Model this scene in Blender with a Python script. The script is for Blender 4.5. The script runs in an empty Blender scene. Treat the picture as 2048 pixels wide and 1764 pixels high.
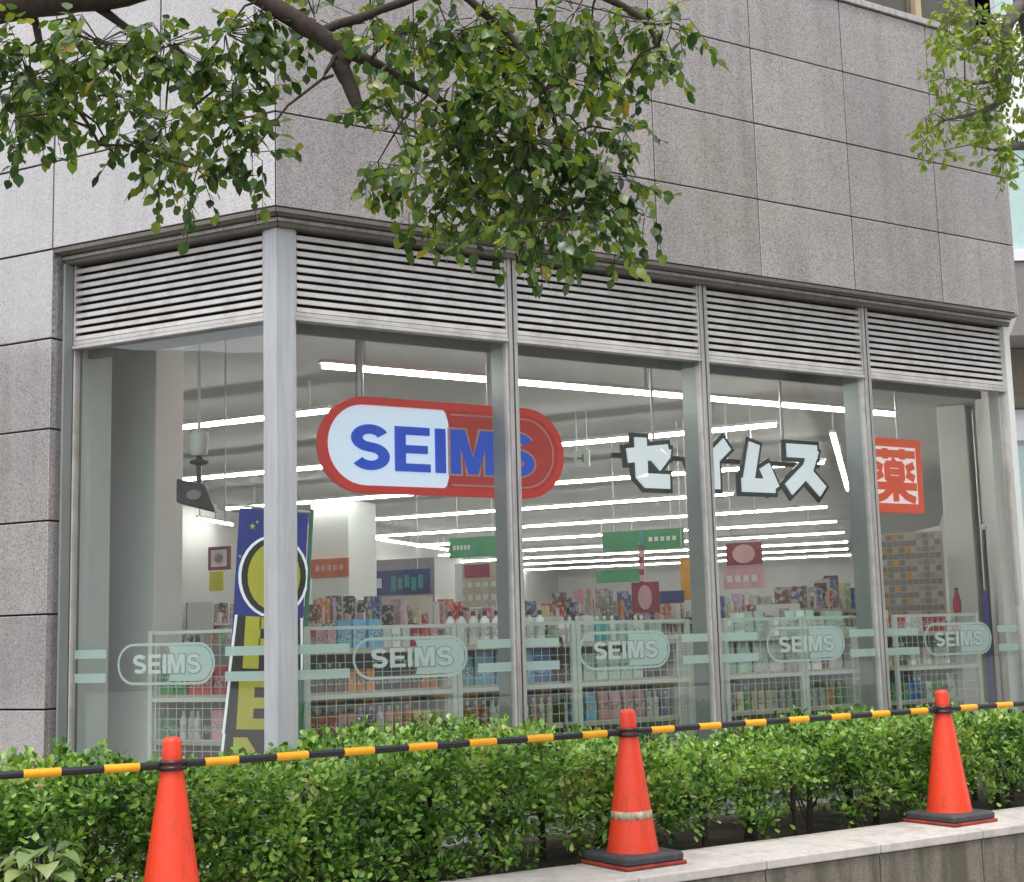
import bpy, bmesh, math, random
import numpy as np
from mathutils import Vector, Matrix

S = bpy.context.scene
COL = S.collection
PI = math.pi
R = math.radians
rnd = random.Random(7)

# ------------------------------------------------------------------ camera, sky, sun, exposure
# the street camera stands at eye level z = 0; the pavement below it is at z = -1.6
cam_d = bpy.data.cameras.new('camera')
cam = bpy.data.objects.new('camera', cam_d)
COL.objects.link(cam)
ROWS = [(0.8500209649, -0.5261076253, -0.0259831825),
        (-0.0494808150, -0.1288599274, 0.9904275683),
        (-0.5244196871, -0.8405985282, -0.1355658739)]
M = Matrix(ROWS).transposed().to_4x4()
M.translation = Vector((-3.3114, -7.9447, 0.0))
cam.matrix_world = M
cam_d.sensor_width = 36.0
cam_d.lens = 50.01
cam_d.clip_start = 0.1
cam_d.clip_end = 800
S.camera = cam
CAM = np.array(M.translation)

SUN_EL, SUN_AZ = 70.0, 216.0           # degrees; azimuth clockwise from +Y: behind the camera, to its left
W = bpy.data.worlds.new('World')
S.world = W
W.use_nodes = True
nt = W.node_tree
sky = nt.nodes.new('ShaderNodeTexSky')
sky.sky_type = 'NISHITA'
sky.sun_disc = False
sky.sun_elevation = R(SUN_EL)
sky.sun_rotation = R(SUN_AZ)
sky.air_density = 1.0
sky.dust_density = 6.0
sky.ozone_density = 1.0
bg = nt.nodes['Background']
hs = nt.nodes.new('ShaderNodeHueSaturation')
hs.inputs['Saturation'].default_value = 0.35     # veiled, nearly white sky
nt.links.new(sky.outputs[0], hs.inputs['Color'])
veil = nt.nodes.new('ShaderNodeMix')             # an even white cloud veil over the blue
veil.data_type = 'RGBA'
veil.inputs[0].default_value = 0.65
veil.inputs[7].default_value = (8.0, 8.15, 8.6, 1)
nt.links.new(hs.outputs[0], veil.inputs[6])
nt.links.new(veil.outputs[2], bg.inputs[0])
bg.inputs[1].default_value = 0.15

sun_d = bpy.data.lights.new('sun', 'SUN')
sun = bpy.data.objects.new('sun', sun_d)
COL.objects.link(sun)
sun_d.energy = 1.5
sun_d.angle = R(14)
sun_d.color = (1.0, 0.96, 0.90)
a = R(SUN_AZ)
dv = Vector((math.sin(a) * math.cos(R(SUN_EL)), math.cos(a) * math.cos(R(SUN_EL)), math.sin(R(SUN_EL))))
sun.rotation_euler = dv.to_track_quat('Z', 'Y').to_euler()

S.view_settings.view_transform = 'Standard'
S.view_settings.look = 'None'
S.view_settings.exposure = 0.55
S.view_settings.gamma = 1.0
S.view_settings.use_curve_mapping = False
S.cycles.use_denoising = True
S.cycles.max_bounces = 10
S.cycles.transparent_max_bounces = 24
S.cycles.diffuse_bounces = 4
S.cycles.glossy_bounces = 3
S.cycles.caustics_reflective = False
S.cycles.caustics_refractive = False
S.cycles.sample_clamp_indirect = 6.0

# ------------------------------------------------------------------ materials
def new_mat(name):
    m = bpy.data.materials.new(name)
    m.use_nodes = True
    t = m.node_tree
    return m, t, t.nodes['Principled BSDF'], t.nodes['Material Output']

def N(t, kind, **kw):
    n = t.nodes.new(kind)
    for k, v in kw.items():
        if k in n.inputs:
            n.inputs[k].default_value = v
        else:
            setattr(n, k, v)
    return n

def pos(t, scale=(1, 1, 1)):
    g = N(t, 'ShaderNodeNewGeometry')
    mp = N(t, 'ShaderNodeMapping')
    mp.inputs['Scale'].default_value = scale
    t.links.new(g.outputs['Position'], mp.inputs['Vector'])
    return mp.outputs[0]

def ramp(t, fac, stops):
    r = N(t, 'ShaderNodeValToRGB')
    e = r.color_ramp.elements
    e[0].position, e[0].color = stops[0][0], (*stops[0][1], 1)
    e[1].position, e[1].color = stops[-1][0], (*stops[-1][1], 1)
    for p, c in stops[1:-1]:
        q = e.new(p)
        q.color = (*c, 1)
    t.links.new(fac, r.inputs[0])
    return r.outputs[0]

def mixc(t, fac, a, b, mode='MIX'):
    m = N(t, 'ShaderNodeMix', data_type='RGBA', blend_type=mode)
    for sock, v in ((0, fac), (6, a), (7, b)):
        if isinstance(v, bpy.types.NodeSocket):
            t.links.new(v, m.inputs[sock])
        elif sock == 0:
            m.inputs[0].default_value = v
        else:
            m.inputs[sock].default_value = (*v, 1)
    return m.outputs[2]

def noise(t, scale, detail=3, rough=0.5, vec=None):
    n = N(t, 'ShaderNodeTexNoise')
    n.inputs['Scale'].default_value = scale
    n.inputs['Detail'].default_value = detail
    n.inputs['Roughness'].default_value = rough
    t.links.new(vec if vec is not None else pos(t), n.inputs['Vector'])
    return n.outputs[0]

def bump(t, b, h, strength=0.3, dist=0.005):
    n = N(t, 'ShaderNodeBump')
    n.inputs['Strength'].default_value = strength
    n.inputs['Distance'].default_value = dist
    t.links.new(h, n.inputs['Height'])
    t.links.new(n.outputs[0], b.inputs['Normal'])

def plain(name, col, rough=0.5, metal=0.0, var=0.12, scale=9.0, spec=0.5, coat=0.0, bmp=0.0, streak=0.0, blot=0.0):
    m, t, b, o = new_mat(name)
    f = noise(t, scale, 4, 0.6)
    lo = tuple(c * (1 - var) for c in col)
    hi = tuple(min(1, c * (1 + var)) for c in col)
    c = ramp(t, f, [(0.3, lo), (0.7, hi)])
    if streak:                              # rain-washed grime running down
        sn = noise(t, 1.0, 5, 0.7, pos(t, (24, 24, 1.1)))
        c = mixc(t, ramp(t, sn, [(0.44, (0, 0, 0)), (0.70, (streak,) * 3)]), c, (.10, .09, .07))
    if blot:
        bn = noise(t, 4.5, 6, 0.7)
        c = mixc(t, ramp(t, bn, [(0.48, (0, 0, 0)), (0.68, (blot,) * 3)]), c, (.15, .13, .10))
    t.links.new(c, b.inputs['Base Color'])
    b.inputs['Roughness'].default_value = rough
    b.inputs['Metallic'].default_value = metal
    b.inputs['Specular IOR Level'].default_value = spec
    b.inputs['Coat Weight'].default_value = coat
    if bmp:
        bump(t, b, noise(t, scale * 12, 3), bmp, 0.004)
    return m

def glow(name, col, strength, base=None):
    m, t, b, o = new_mat(name)
    b.inputs['Base Color'].default_value = (*(base or col), 1)
    b.inputs['Roughness'].default_value = 0.4
    b.inputs['Emission Color'].default_value = (*col, 1)
    b.inputs['Emission Strength'].default_value = strength
    return m

def granite(name, base, gloss):
    m, t, b, o = new_mat(name)
    p = pos(t)
    v = N(t, 'ShaderNodeTexVoronoi')
    v.inputs['Scale'].default_value = 120
    t.links.new(p, v.inputs['Vector'])
    sp = N(t, 'ShaderNodeSeparateColor')
    t.links.new(v.outputs['Color'], sp.inputs[0])
    g = lambda k, w=(1, 1, 1): tuple(c * k * q for c, q in zip(base, w))
    speck = ramp(t, sp.outputs[0], [(0.0, g(0.62)), (0.16, g(0.72)), (0.3, g(0.96, (1.02, .99, .98))), (0.7, g(1.05, (1.03, .99, .98))), (1.0, g(1.30))])
    cloud = noise(t, 2.2, 5, 0.6, p)
    cl = ramp(t, cloud, [(0.3, (0.90, 0.90, 0.905)), (0.7, (1.07, 1.06, 1.05))])
    c = mixc(t, 1.0, speck, cl, 'MULTIPLY')
    oi = N(t, 'ShaderNodeObjectInfo')
    pv = ramp(t, oi.outputs['Random'], [(0.0, (0.87, 0.875, 0.885)), (1.0, (1.08, 1.075, 1.07))])
    c = mixc(t, 1.0, c, pv, 'MULTIPLY')
    # faint vertical rain streaks
    st = noise(t, 1.0, 4, 0.6, pos(t, (7, 7, 0.35)))
    sc = ramp(t, st, [(0.34, (0.80, 0.79, 0.77)), (0.56, (1, 1, 1))])
    c = mixc(t, 0.7, c, sc, 'MULTIPLY')
    t.links.new(c, b.inputs['Base Color'])
    b.inputs['Roughness'].default_value = gloss
    b.inputs['Specular IOR Level'].default_value = 0.9
    b.inputs['Coat Weight'].default_value = 1.0
    b.inputs['Coat IOR'].default_value = 2.2
    b.inputs['Coat Roughness'].default_value = 0.07
    bump(t, b, noise(t, 1.1, 2), 0.05, 0.02)
    return m

def leaf_mat(name, stops, trans=0.45, rough=0.4):
    m, t, b, o = new_mat(name)
    g = N(t, 'ShaderNodeNewGeometry')
    oi = N(t, 'ShaderNodeObjectInfo')
    ad = N(t, 'ShaderNodeMath', operation='ADD')
    t.links.new(g.outputs['Random Per Island'], ad.inputs[0])
    t.links.new(oi.outputs['Random'], ad.inputs[1])
    fr = N(t, 'ShaderNodeMath', operation='FRACT')
    t.links.new(ad.outputs[0], fr.inputs[0])
    n = noise(t, 3.4, 3, 0.6)
    mx = N(t, 'ShaderNodeMath', operation='MULTIPLY_ADD')
    t.links.new(n, mx.inputs[0])
    mx.inputs[1].default_value = 1.25
    sb = N(t, 'ShaderNodeMath', operation='MULTIPLY_ADD')
    t.links.new(fr.outputs[0], sb.inputs[0])
    sb.inputs[1].default_value = 0.6
    sb.inputs[2].default_value = -0.42
    t.links.new(sb.outputs[0], mx.inputs[2])
    c = ramp(t, mx.outputs[0], stops)
    t.links.new(c, b.inputs['Base Color'])
    b.inputs['Roughness'].default_value = rough
    b.inputs['Specular IOR Level'].default_value = 0.5
    tr = N(t, 'ShaderNodeBsdfTranslucent')
    yc = mixc(t, 1.0, c, (1.5, 1.35, 0.6), 'MULTIPLY')
    t.links.new(yc, tr.inputs[0])
    ms = N(t, 'ShaderNodeMixShader')
    ms.inputs[0].default_value = trans
    t.links.new(b.outputs[0], ms.inputs[1])
    t.links.new(tr.outputs[0], ms.inputs[2])
    t.links.new(ms.outputs[0], o.inputs[0])
    return m

def glass_mat(name, tint, f0=0.045, rough=0.0, haze=0.0):
    m, t, b, o = new_mat(name)
    lw = N(t, 'ShaderNodeLayerWeight')
    lw.inputs[0].default_value = 0.5
    pw = N(t, 'ShaderNodeMath', operation='POWER')
    t.links.new(lw.outputs['Facing'], pw.inputs[0])
    pw.inputs[1].default_value = 5
    ma = N(t, 'ShaderNodeMath', operation='MULTIPLY_ADD')
    t.links.new(pw.outputs[0], ma.inputs[0])
    ma.inputs[1].default_value = 1 - f0
    ma.inputs[2].default_value = f0
    tr = N(t, 'ShaderNodeBsdfTransparent')
    tr.inputs[0].default_value = (*tint, 1)
    gl = N(t, 'ShaderNodeBsdfGlossy')
    gl.inputs['Roughness'].default_value = rough
    bump_n = N(t, 'ShaderNodeBump')              # float glass is never quite flat
    bump_n.inputs['Strength'].default_value = 0.03
    bump_n.inputs['Distance'].default_value = 0.02
    t.links.new(noise(t, 1.3, 2), bump_n.inputs['Height'])
    t.links.new(bump_n.outputs[0], gl.inputs['Normal'])
    # reflected haze painted on: a thin grey-green diffuse veil with noise smears
    b.inputs['Base Color'].default_value = (0.62, 0.68, 0.63, 1)
    b.inputs['Roughness'].default_value = 0.8
    b.inputs['Specular IOR Level'].default_value = 0.2
    sm = noise(t, 1.0, 5, 0.65, pos(t, (2.2, 2.2, 0.7)))
    df = ramp(t, sm, [(0.3, (haze * .55,) * 3), (0.72, (haze * 1.6,) * 3)])
    md = N(t, 'ShaderNodeMixShader')
    t.links.new(df, md.inputs[0])
    t.links.new(tr.outputs[0], md.inputs[1])
    t.links.new(b.outputs[0], md.inputs[2])
    ms = N(t, 'ShaderNodeMixShader')
    t.links.new(ma.outputs[0], ms.inputs[0])
    t.links.new(md.outputs[0], ms.inputs[1])
    t.links.new(gl.outputs[0], ms.inputs[2])
    t.links.new(ms.outputs[0], o.inputs[0])
    return m

def film_mat(name, col, opaque):
    m, t, b, o = new_mat(name)
    b.inputs['Base Color'].default_value = (*col, 1)
    b.inputs['Roughness'].default_value = 0.6
    tr = N(t, 'ShaderNodeBsdfTransparent')
    ms = N(t, 'ShaderNodeMixShader')
    ms.inputs[0].default_value = opaque
    t.links.new(tr.outputs[0], ms.inputs[1])
    t.links.new(b.outputs[0], ms.inputs[2])
    t.links.new(ms.outputs[0], o.inputs[0])
    return m

def cone_mat(name, col):
    """vinyl gone dull and scuffed with street grime"""
    m, t, b, o = new_mat(name)
    base = mixc(t, ramp(t, noise(t, 6, 4, .6), [(0.3, (0, 0, 0)), (0.75, (.55, .55, .55))]), col, tuple(min(1, c * .92 + .012) for c in col))
    gr = noise(t, 1.0, 6, .7, pos(t, (26, 26, 5)))
    c = mixc(t, ramp(t, gr, [(0.50, (0, 0, 0)), (0.74, (.55, .55, .55))]), base, (.16, .05, .03))
    sc = noise(t, 1.0, 3, .6, pos(t, (14, 14, 90)))
    c = mixc(t, ramp(t, sc, [(0.66, (0, 0, 0)), (0.70, (.3, .3, .3))]), c, (.66, .22, .14))
    t.links.new(c, b.inputs['Base Color'])
    t.links.new(ramp(t, gr, [(0.3, (.38, .38, .38)), (0.7, (.65, .65, .65))]), b.inputs['Roughness'])
    bump(t, b, gr, .15, .003)
    return m

def goods_mat(name):
    """boxed goods: every box its own printed colour"""
    m, t, b, o = new_mat(name)
    g = N(t, 'ShaderNodeNewGeometry')
    cols = [(.50, .05, .05), (.62, .60, .57), (.55, .30, .32), (.60, .22, .06), (.30, .28, .27), (.62, .52, .30), (.08, .12, .35), (.66, .64, .62), (.16, .08, .05), (.25, .40, .22), (.45, .30, .45), (.60, .45, .40), (.05, .05, .06)]
    r = N(t, 'ShaderNodeValToRGB')
    r.color_ramp.interpolation = 'CONSTANT'
    e = r.color_ramp.elements
    e[0].position, e[0].color = 0, (*cols[0], 1)
    e[1].position, e[1].color = 1 - 1 / len(cols), (*cols[-1], 1)
    for k in range(1, len(cols) - 1):
        e.new(k / len(cols)).color = (*cols[k], 1)
    t.links.new(g.outputs['Random Per Island'], r.inputs[0])
    pr = ramp(t, noise(t, 22, 2, .5), [(0.54, (0, 0, 0)), (0.56, (.7, .7, .7))])
    c = mixc(t, pr, r.outputs[0], (.60, .57, .52))
    p2 = ramp(t, noise(t, 90, 2, .6, pos(t, (1, 1, 1.6))), [(0.62, (0, 0, 0)), (0.64, (.5, .5, .5))])
    c = mixc(t, p2, c, (.10, .07, .07))
    t.links.new(c, b.inputs['Base Color'])
    b.inputs['Roughness'].default_value = .4
    return m

MAT = {}
MAT['granite'] = granite('granite', (0.368, 0.354, 0.352), 0.25)
MAT['coping'] = plain('pale_coping_stone', (0.50, 0.47, 0.44), 0.8, var=0.12, scale=24, bmp=0.25, blot=.38)

def stained_stone():
    m, t, b, o = new_mat('stained_wall_stone')
    n1 = noise(t, 60, 3, 0.6)
    c = ramp(t, n1, [(0.3, (0.135, 0.12, 0.095)), (0.7, (0.225, 0.20, 0.165))])
    st = noise(t, 1.0, 5, 0.65, pos(t, (9, 9, 1.2)))
    c = mixc(t, ramp(t, st, [(0.42, (0, 0, 0)), (0.62, (0.75, 0.75, 0.75))]), c, (0.065, 0.062, 0.034))
    t.links.new(c, b.inputs['Base Color'])
    b.inputs['Roughness'].default_value = 0.85
    bump(t, b, n1, 0.3, 0.004)
    return m
MAT['wallstone'] = stained_stone()
MAT['joint'] = plain('dark_joint', (0.035, 0.033, 0.03), 0.9)
MAT['alu'] = plain('brushed_aluminium', (0.58, 0.57, 0.555), 0.38, 0.6, 0.08, 14, streak=.45)
MAT['louvre'] = plain('painted_louvre', (0.60, 0.585, 0.57), 0.45, 0.15, 0.10, 7, blot=.35)
MAT['post'] = plain('painted_post', (0.50, 0.525, 0.54), 0.38, 0.2, 0.06, 3, streak=.25)
MAT['bronze'] = plain('grey_bronze_trim', (0.17, 0.155, 0.135), 0.5, 0.3, 0.2, 5, streak=.5, blot=.4)
MAT['dark'] = plain('black_void', (0.035, 0.033, 0.03), 0.9)
MAT['fin'] = plain('grey_fin', (0.30, 0.33, 0.33), 0.4, 0.2, 0.06, 4)
MAT['glass'] = glass_mat('window_glass', (0.955, 0.98, 0.97), 0.075, 0.0, 0.016)
MAT['film'] = film_mat('frosted_film', (0.66, 0.82, 0.77), 0.78)
MAT['filmwhite'] = film_mat('frosted_film_letter', (0.80, 0.88, 0.85), 0.88)
MAT['filmdark'] = film_mat('film_outline', (0.36, 0.50, 0.47), 0.6)
MAT['ceiling'] = plain('shop_ceiling', (0.43, 0.42, 0.405), 0.8, var=0.05, scale=1.5)
MAT['bulkhead'] = plain('bulkhead', (0.13, 0.14, 0.135), 0.6, var=0.08)
MAT['shopwall'] = plain('shop_wall', (0.68, 0.675, 0.65), 0.8, var=0.05, scale=1.2)
MAT['column'] = plain('white_column', (0.86, 0.88, 0.84), 0.7, var=0.04, scale=1.2)
MAT['shopfloor'] = plain('shop_floor', (0.45, 0.44, 0.42), 0.3, var=0.08)
MAT['tube'] = glow('lit_tube', (1.0, 0.985, 0.95), 27.0)
MAT['housing'] = plain('lamp_housing', (0.7, 0.7, 0.68), 0.5)
MAT['white'] = plain('white_metal', (0.70, 0.72, 0.69), 0.45, var=0.04)
MAT['rackwire'] = plain('cream_rack_wire', (0.56, 0.62, 0.55), 0.45, var=0.05)
MAT['black'] = plain('black_plastic', (0.02, 0.02, 0.022), 0.4)
MAT['signwhite'] = glow('sign_white', (0.62, 0.78, 1.0), 0.42, (0.75, 0.8, 0.85))
MAT['signred'] = glow('sign_red', (0.60, 0.02, 0.010), 0.16, (0.50, 0.018, 0.010))
MAT['signrim'] = glow('sign_rim_red', (0.70, 0.02, 0.010), 0.20, (0.58, 0.020, 0.012))
MAT['signblue'] = glow('sign_blue', (0.0, 0.13, 1.0), 0.16, (0.002, 0.060, 0.60))
MAT['signpink'] = plain('sign_outline', (0.75, 0.42, 0.36), 0.4)
MAT['katawhite'] = glow('letter_white', (0.86, 0.92, 1.0), 0.34, (0.78, 0.80, 0.82))
MAT['kataback'] = plain('letter_backing', (0.025, 0.035, 0.033), 0.4)
MAT['yakured'] = glow('medicine_red', (0.85, 0.10, 0.03), 0.25, (0.75, 0.08, 0.03))
MAT['yakuwhite'] = glow('medicine_white', (1.0, 0.86, 0.86), 0.35, (0.8, 0.75, 0.75))
MAT['bannerblue'] = plain('banner_blue', (0.022, 0.035, 0.38), 0.7, var=0.15, scale=6)
MAT['yellow'] = plain('banner_yellow', (0.74, 0.69, 0.05), 0.7, var=0.06)
MAT['green'] = plain('sign_green', (0.05, 0.26, 0.11), 0.5)
MAT['maroon'] = plain('sign_maroon', (0.30, 0.03, 0.07), 0.5)
MAT['pink'] = plain('sign_pink', (0.70, 0.42, 0.42), 0.6)
MAT['orange'] = plain('sign_orange', (0.60, 0.16, 0.08), 0.6)
MAT['amber'] = plain('pennant_amber', (0.62, 0.30, 0.04), 0.6)
MAT['beige'] = plain('beige_board', (0.50, 0.45, 0.36), 0.7)
MAT['navy'] = plain('navy_board', (0.03, 0.04, 0.16), 0.6)
MAT['teal'] = plain('teal_board', (0.05, 0.25, 0.22), 0.6)
MAT['redcloth'] = plain('red_cloth', (0.40, 0.03, 0.05), 0.8)
MAT['greenpole'] = plain('green_pole', (0.02, 0.20, 0.12), 0.4)
MAT['cone'] = cone_mat('orange_cone_vinyl', (0.76, 0.048, 0.012))
MAT['coneflange'] = plain('dirty_cone_flange', (0.30, 0.040, 0.02), 0.7, var=0.4, scale=18)
MAT['goods'] = goods_mat('boxed_goods')
MAT['return'] = plain('return_panel', (0.60, 0.65, 0.62), 0.5, var=0.05)
MAT['lilac'] = plain('lilac_print', (0.34, 0.31, 0.35), 0.6)
MAT['shelfback'] = plain('shelf_back', (0.22, 0.215, 0.20), 0.7)
MAT['conebase'] = plain('cone_weight_rubber', (0.05, 0.052, 0.055), 0.7, var=0.25, scale=20)
MAT['tape'] = plain('worn_silver_tape', (0.42, 0.34, 0.24), 0.5, var=0.6, scale=45)
MAT['barblack'] = plain('bar_black', (0.012, 0.012, 0.018), 0.35, var=0.2)
MAT['baryellow'] = plain('bar_yellow', (0.80, 0.36, 0.010), 0.4, var=0.1, scale=20)
MAT['hedgeleaf'] = leaf_mat('hedge_leaf', [(0.0, (0.04, 0.085, 0.02)), (0.25, (0.042, 0.110, 0.020)), (0.42, (0.115, 0.26, 0.045)), (0.6, (0.225, 0.41, 0.075)), (0.8, (0.33, 0.475, 0.10)), (0.95, (0.40, 0.38, 0.14)), (1.0, (0.28, 0.18, 0.07))], 0.25, 0.36)
MAT['treeleaf'] = leaf_mat('tree_leaf', [(0.08, (0.012, 0.036, 0.010)), (0.38, (0.038, 0.090, 0.016)), (0.60, (0.092, 0.170, 0.026)), (0.82, (0.19, 0.26, 0.04)), (1.0, (0.31, 0.24, 0.05))], 0.45, 0.33)
MAT['paleleaf'] = leaf_mat('pale_leaf', [(0.1, (0.11, 0.22, 0.03)), (0.5, (0.20, 0.31, 0.05)), (1.0, (0.34, 0.39, 0.09))], 0.5)
MAT['plantleaf'] = leaf_mat('plant_leaf', [(0.1, (0.10, 0.19, 0.08)), (0.5, (0.19, 0.28, 0.12)), (1.0, (0.32, 0.38, 0.16))], 0.3)
MAT['bark'] = plain('grey_brown_bark', (0.036, 0.024, 0.017), 0.9, var=0.45, scale=30, bmp=0.7)
MAT['bark2'] = plain('grey_bark', (0.12, 0.11, 0.10), 0.9, var=0.35, scale=24, bmp=0.6)
MAT['stem'] = plain('dark_stem', (0.035, 0.026, 0.018), 0.9, var=0.4, scale=30)
MAT['soil'] = plain('planter_soil', (0.045, 0.034, 0.024), 0.95, var=0.5, scale=25, bmp=0.9)
MAT['pavement'] = plain('pavement_concrete', (0.30, 0.29, 0.28), 0.85, var=0.12, scale=2.0, bmp=0.2)
MAT['bluewhite'] = plain('white_facade', (0.74, 0.76, 0.78), 0.5, var=0.04)
MAT['tealglass'] = plain('pale_teal_glass', (0.42, 0.58, 0.56), 0.12, var=0.06)
MAT['greybrown'] = plain('grey_brown_cladding', (0.22, 0.20, 0.19), 0.6)
MAT['olive'] = plain('olive_soffit', (0.16, 0.145, 0.11), 0.7)
MAT['officeglass'] = plain('dark_office_glass', (0.13, 0.125, 0.11), 0.08, var=0.1, scale=1.5, spec=0.7)
MAT['cream'] = plain('cream_mullion', (0.50, 0.40, 0.26), 0.5)

# ------------------------------------------------------------------ mesh helpers
class Frame:
    """a wall's own axes: s along it, n into the building, z up"""
    def __init__(s, o, ex, ey):
        s.o, s.ex, s.ey = Vector(o), Vector(ex), Vector(ey)
    def __call__(s, a, b, c=None):
        return s.o + s.ex * a + s.ey * b + Vector((0, 0, c if c is not None else 0))

DL = Vector((-0.51939, 0.85454, 0))       # along the left facade, away from the corner
ML = Vector((0.85454, 0.51939, 0))        # into the shop from the left facade
FR = Frame((0, 0, 0), (1, 0, 0), (0, 1, 0))
FL = Frame((0, 0, 0), DL, ML)
FS = Frame((0, 0, 0), ML, DL)             # the shop's own axes: w inward, v across

class MB:
    def __init__(s):
        s.v, s.f, s.m, s.sm = [], [], [], []
        s.cur = 0
    def add(s, verts, faces, smooth=False):
        k = len(s.v)
        s.v += [tuple(p) for p in verts]
        for f in faces:
            s.f.append(tuple(i + k for i in f))
            s.m.append(s.cur)
            s.sm.append(smooth)
    def hexa(s, c):
        s.add(c, [(0, 3, 2, 1), (4, 5, 6, 7), (0, 1, 5, 4), (1, 2, 6, 5), (2, 3, 7, 6), (3, 0, 4, 7)])
    def box(s, F, a0, a1, b0, b1, z0, z1):
        s.hexa([F(a0, b0, z0), F(a1, b0, z0), F(a1, b1, z0), F(a0, b1, z0), F(a0, b0, z1), F(a1, b0, z1), F(a1, b1, z1), F(a0, b1, z1)])
    def prism(s, base, vec):
        n = len(base)
        vec = Vector(vec)
        vs = [Vector(p) for p in base] + [Vector(p) + vec for p in base]
        s.add(vs, [tuple(range(n))[::-1], tuple(range(n, 2 * n))] + [(i, (i + 1) % n, n + (i + 1) % n, n + i) for i in range(n)])
    def tube(s, pts, rad, n=8, cap=True):
        pts = [Vector(p) for p in pts]
        if not hasattr(rad, '__len__'):
            rad = [rad] * len(pts)
        rings = []
        up = Vector((0.31, 0.17, 0.93))
        for i, p in enumerate(pts):
            d = (pts[min(i + 1, len(pts) - 1)] - pts[max(i - 1, 0)]).normalized()
            x = d.cross(up)
            if x.length < 0.05:
                x = d.cross(Vector((1, 0, 0)))
            x.normalize()
            y = d.cross(x)
            rings.append([p + (x * math.cos(2 * PI * k / n) + y * math.sin(2 * PI * k / n)) * rad[i] for k in range(n)])
        vs = [q for r in rings for q in r]
        fs = []
        for i in range(len(pts) - 1):
            for k in range(n):
                fs.append((i * n + k, i * n + (k + 1) % n, (i + 1) * n + (k + 1) % n, (i + 1) * n + k))
        s.add(vs, fs, True)
        if cap:
            m = len(pts) - 1
            s.add(rings[0], [tuple(range(n))])
            s.add(rings[m], [tuple(range(n))[::-1]])
    def lathe(s, c, prof, n=16, smooth=True):
        """prof: (radius, z) pairs, round a vertical axis at c"""
        c = Vector(c)
        vs = []
        for r, z in prof:
            for k in range(n):
                vs.append(c + Vector((r * math.cos(2 * PI * k / n), r * math.sin(2 * PI * k / n), z)))
        fs = []
        for i in range(len(prof) - 1):
            for k in range(n):
                fs.append((i * n + k, i * n + (k + 1) % n, (i + 1) * n + (k + 1) % n, (i + 1) * n + k))
        s.add(vs, fs, smooth)
        m = len(prof) - 1
        s.add(vs[:n], [tuple(range(n))[::-1]])
        s.add(vs[m * n:], [tuple(range(n))])
    def mesh(s, name, mats, off=Vector((0, 0, 0))):
        me = bpy.data.meshes.new(name)
        me.from_pydata([(x - off.x, y - off.y, z - off.z) for x, y, z in s.v], [], s.f)
        for m in (mats if isinstance(mats, (list, tuple)) else [mats]):
            me.materials.append(MAT[m] if isinstance(m, str) else m)
        me.polygons.foreach_set('material_index', s.m)
        me.polygons.foreach_set('use_smooth', s.sm)
        if len(s.f) < 4000:
            bm = bmesh.new()
            bm.from_mesh(me)
            bmesh.ops.recalc_face_normals(bm, faces=bm.faces)
            bm.to_mesh(me)
            bm.free()
        me.update()
        return me
    def build(s, name, mats, parent=None, origin=None, bevel=0.0):
        pw = WLOC.get(parent.name, Vector((0, 0, 0))) if parent else Vector((0, 0, 0))
        if origin is None:
            a = np.array(s.v)
            lo, hi = a.min(0), a.max(0)
            origin = Vector(((lo[0] + hi[0]) / 2, (lo[1] + hi[1]) / 2, lo[2]))
        origin = Vector(origin)
        o = bpy.data.objects.new(name, s.mesh(name, mats, origin))
        COL.objects.link(o)
        o.location = origin - pw
        if parent:
            o.parent = parent
        WLOC[o.name] = origin
        if bevel:
            b = o.modifiers.new('edge', 'BEVEL')
            b.width = bevel
            b.segments = 2
            b.limit_method = 'ANGLE'
        return o

WLOC = {}
def tag(o, label, cat, group=None, kind=None):
    if label:
        o['label'] = label
    if cat:
        o['category'] = cat
    if group:
        o['group'] = group
    if kind:
        o['kind'] = kind
    return o

def thing(name, loc, label, cat, group=None):
    o = bpy.data.objects.new(name, None)
    COL.objects.link(o)
    o.empty_display_size = 0.1
    o.location = loc
    WLOC[o.name] = Vector(loc)
    return tag(o, label, cat, group)

def copy_tree(o, loc=None, parent=None):
    c = o.copy()
    COL.objects.link(c)
    if parent:
        c.parent = parent
    if loc is not None:
        c.location = loc
    WLOC[c.name] = Vector(c.location) if not parent else WLOC[parent.name] + Vector(c.location)
    for ch in list(o.children):
        copy_tree(ch, None, c)
    return c

def structure(name, mb, mat):
    o = mb.build(name, mat)
    o['kind'] = 'structure'
    return o

def stroke_quads(pts, w, closed=False):
    """a flat ribbon of quads following 2-D points"""
    pts = [np.array(p, float) for p in pts]
    n = len(pts)
    L, Rr = [], []
    for i in range(n):
        if closed:
            d = pts[(i + 1) % n] - pts[i - 1]
        else:
            d = pts[min(i + 1, n - 1)] - pts[max(i - 1, 0)]
        d = d / (np.linalg.norm(d) or 1)
        q = np.array((-d[1], d[0])) * w / 2
        L.append(pts[i] + q)
        Rr.append(pts[i] - q)
    out = []
    for i in range(n if closed else n - 1):
        j = (i + 1) % n
        out.append([Rr[i], Rr[j], L[j], L[i]])
    return out

def rect(x0, y0, x1, y1):
    return [(x0, y0), (x1, y0), (x1, y1), (x0, y1)]

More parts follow.
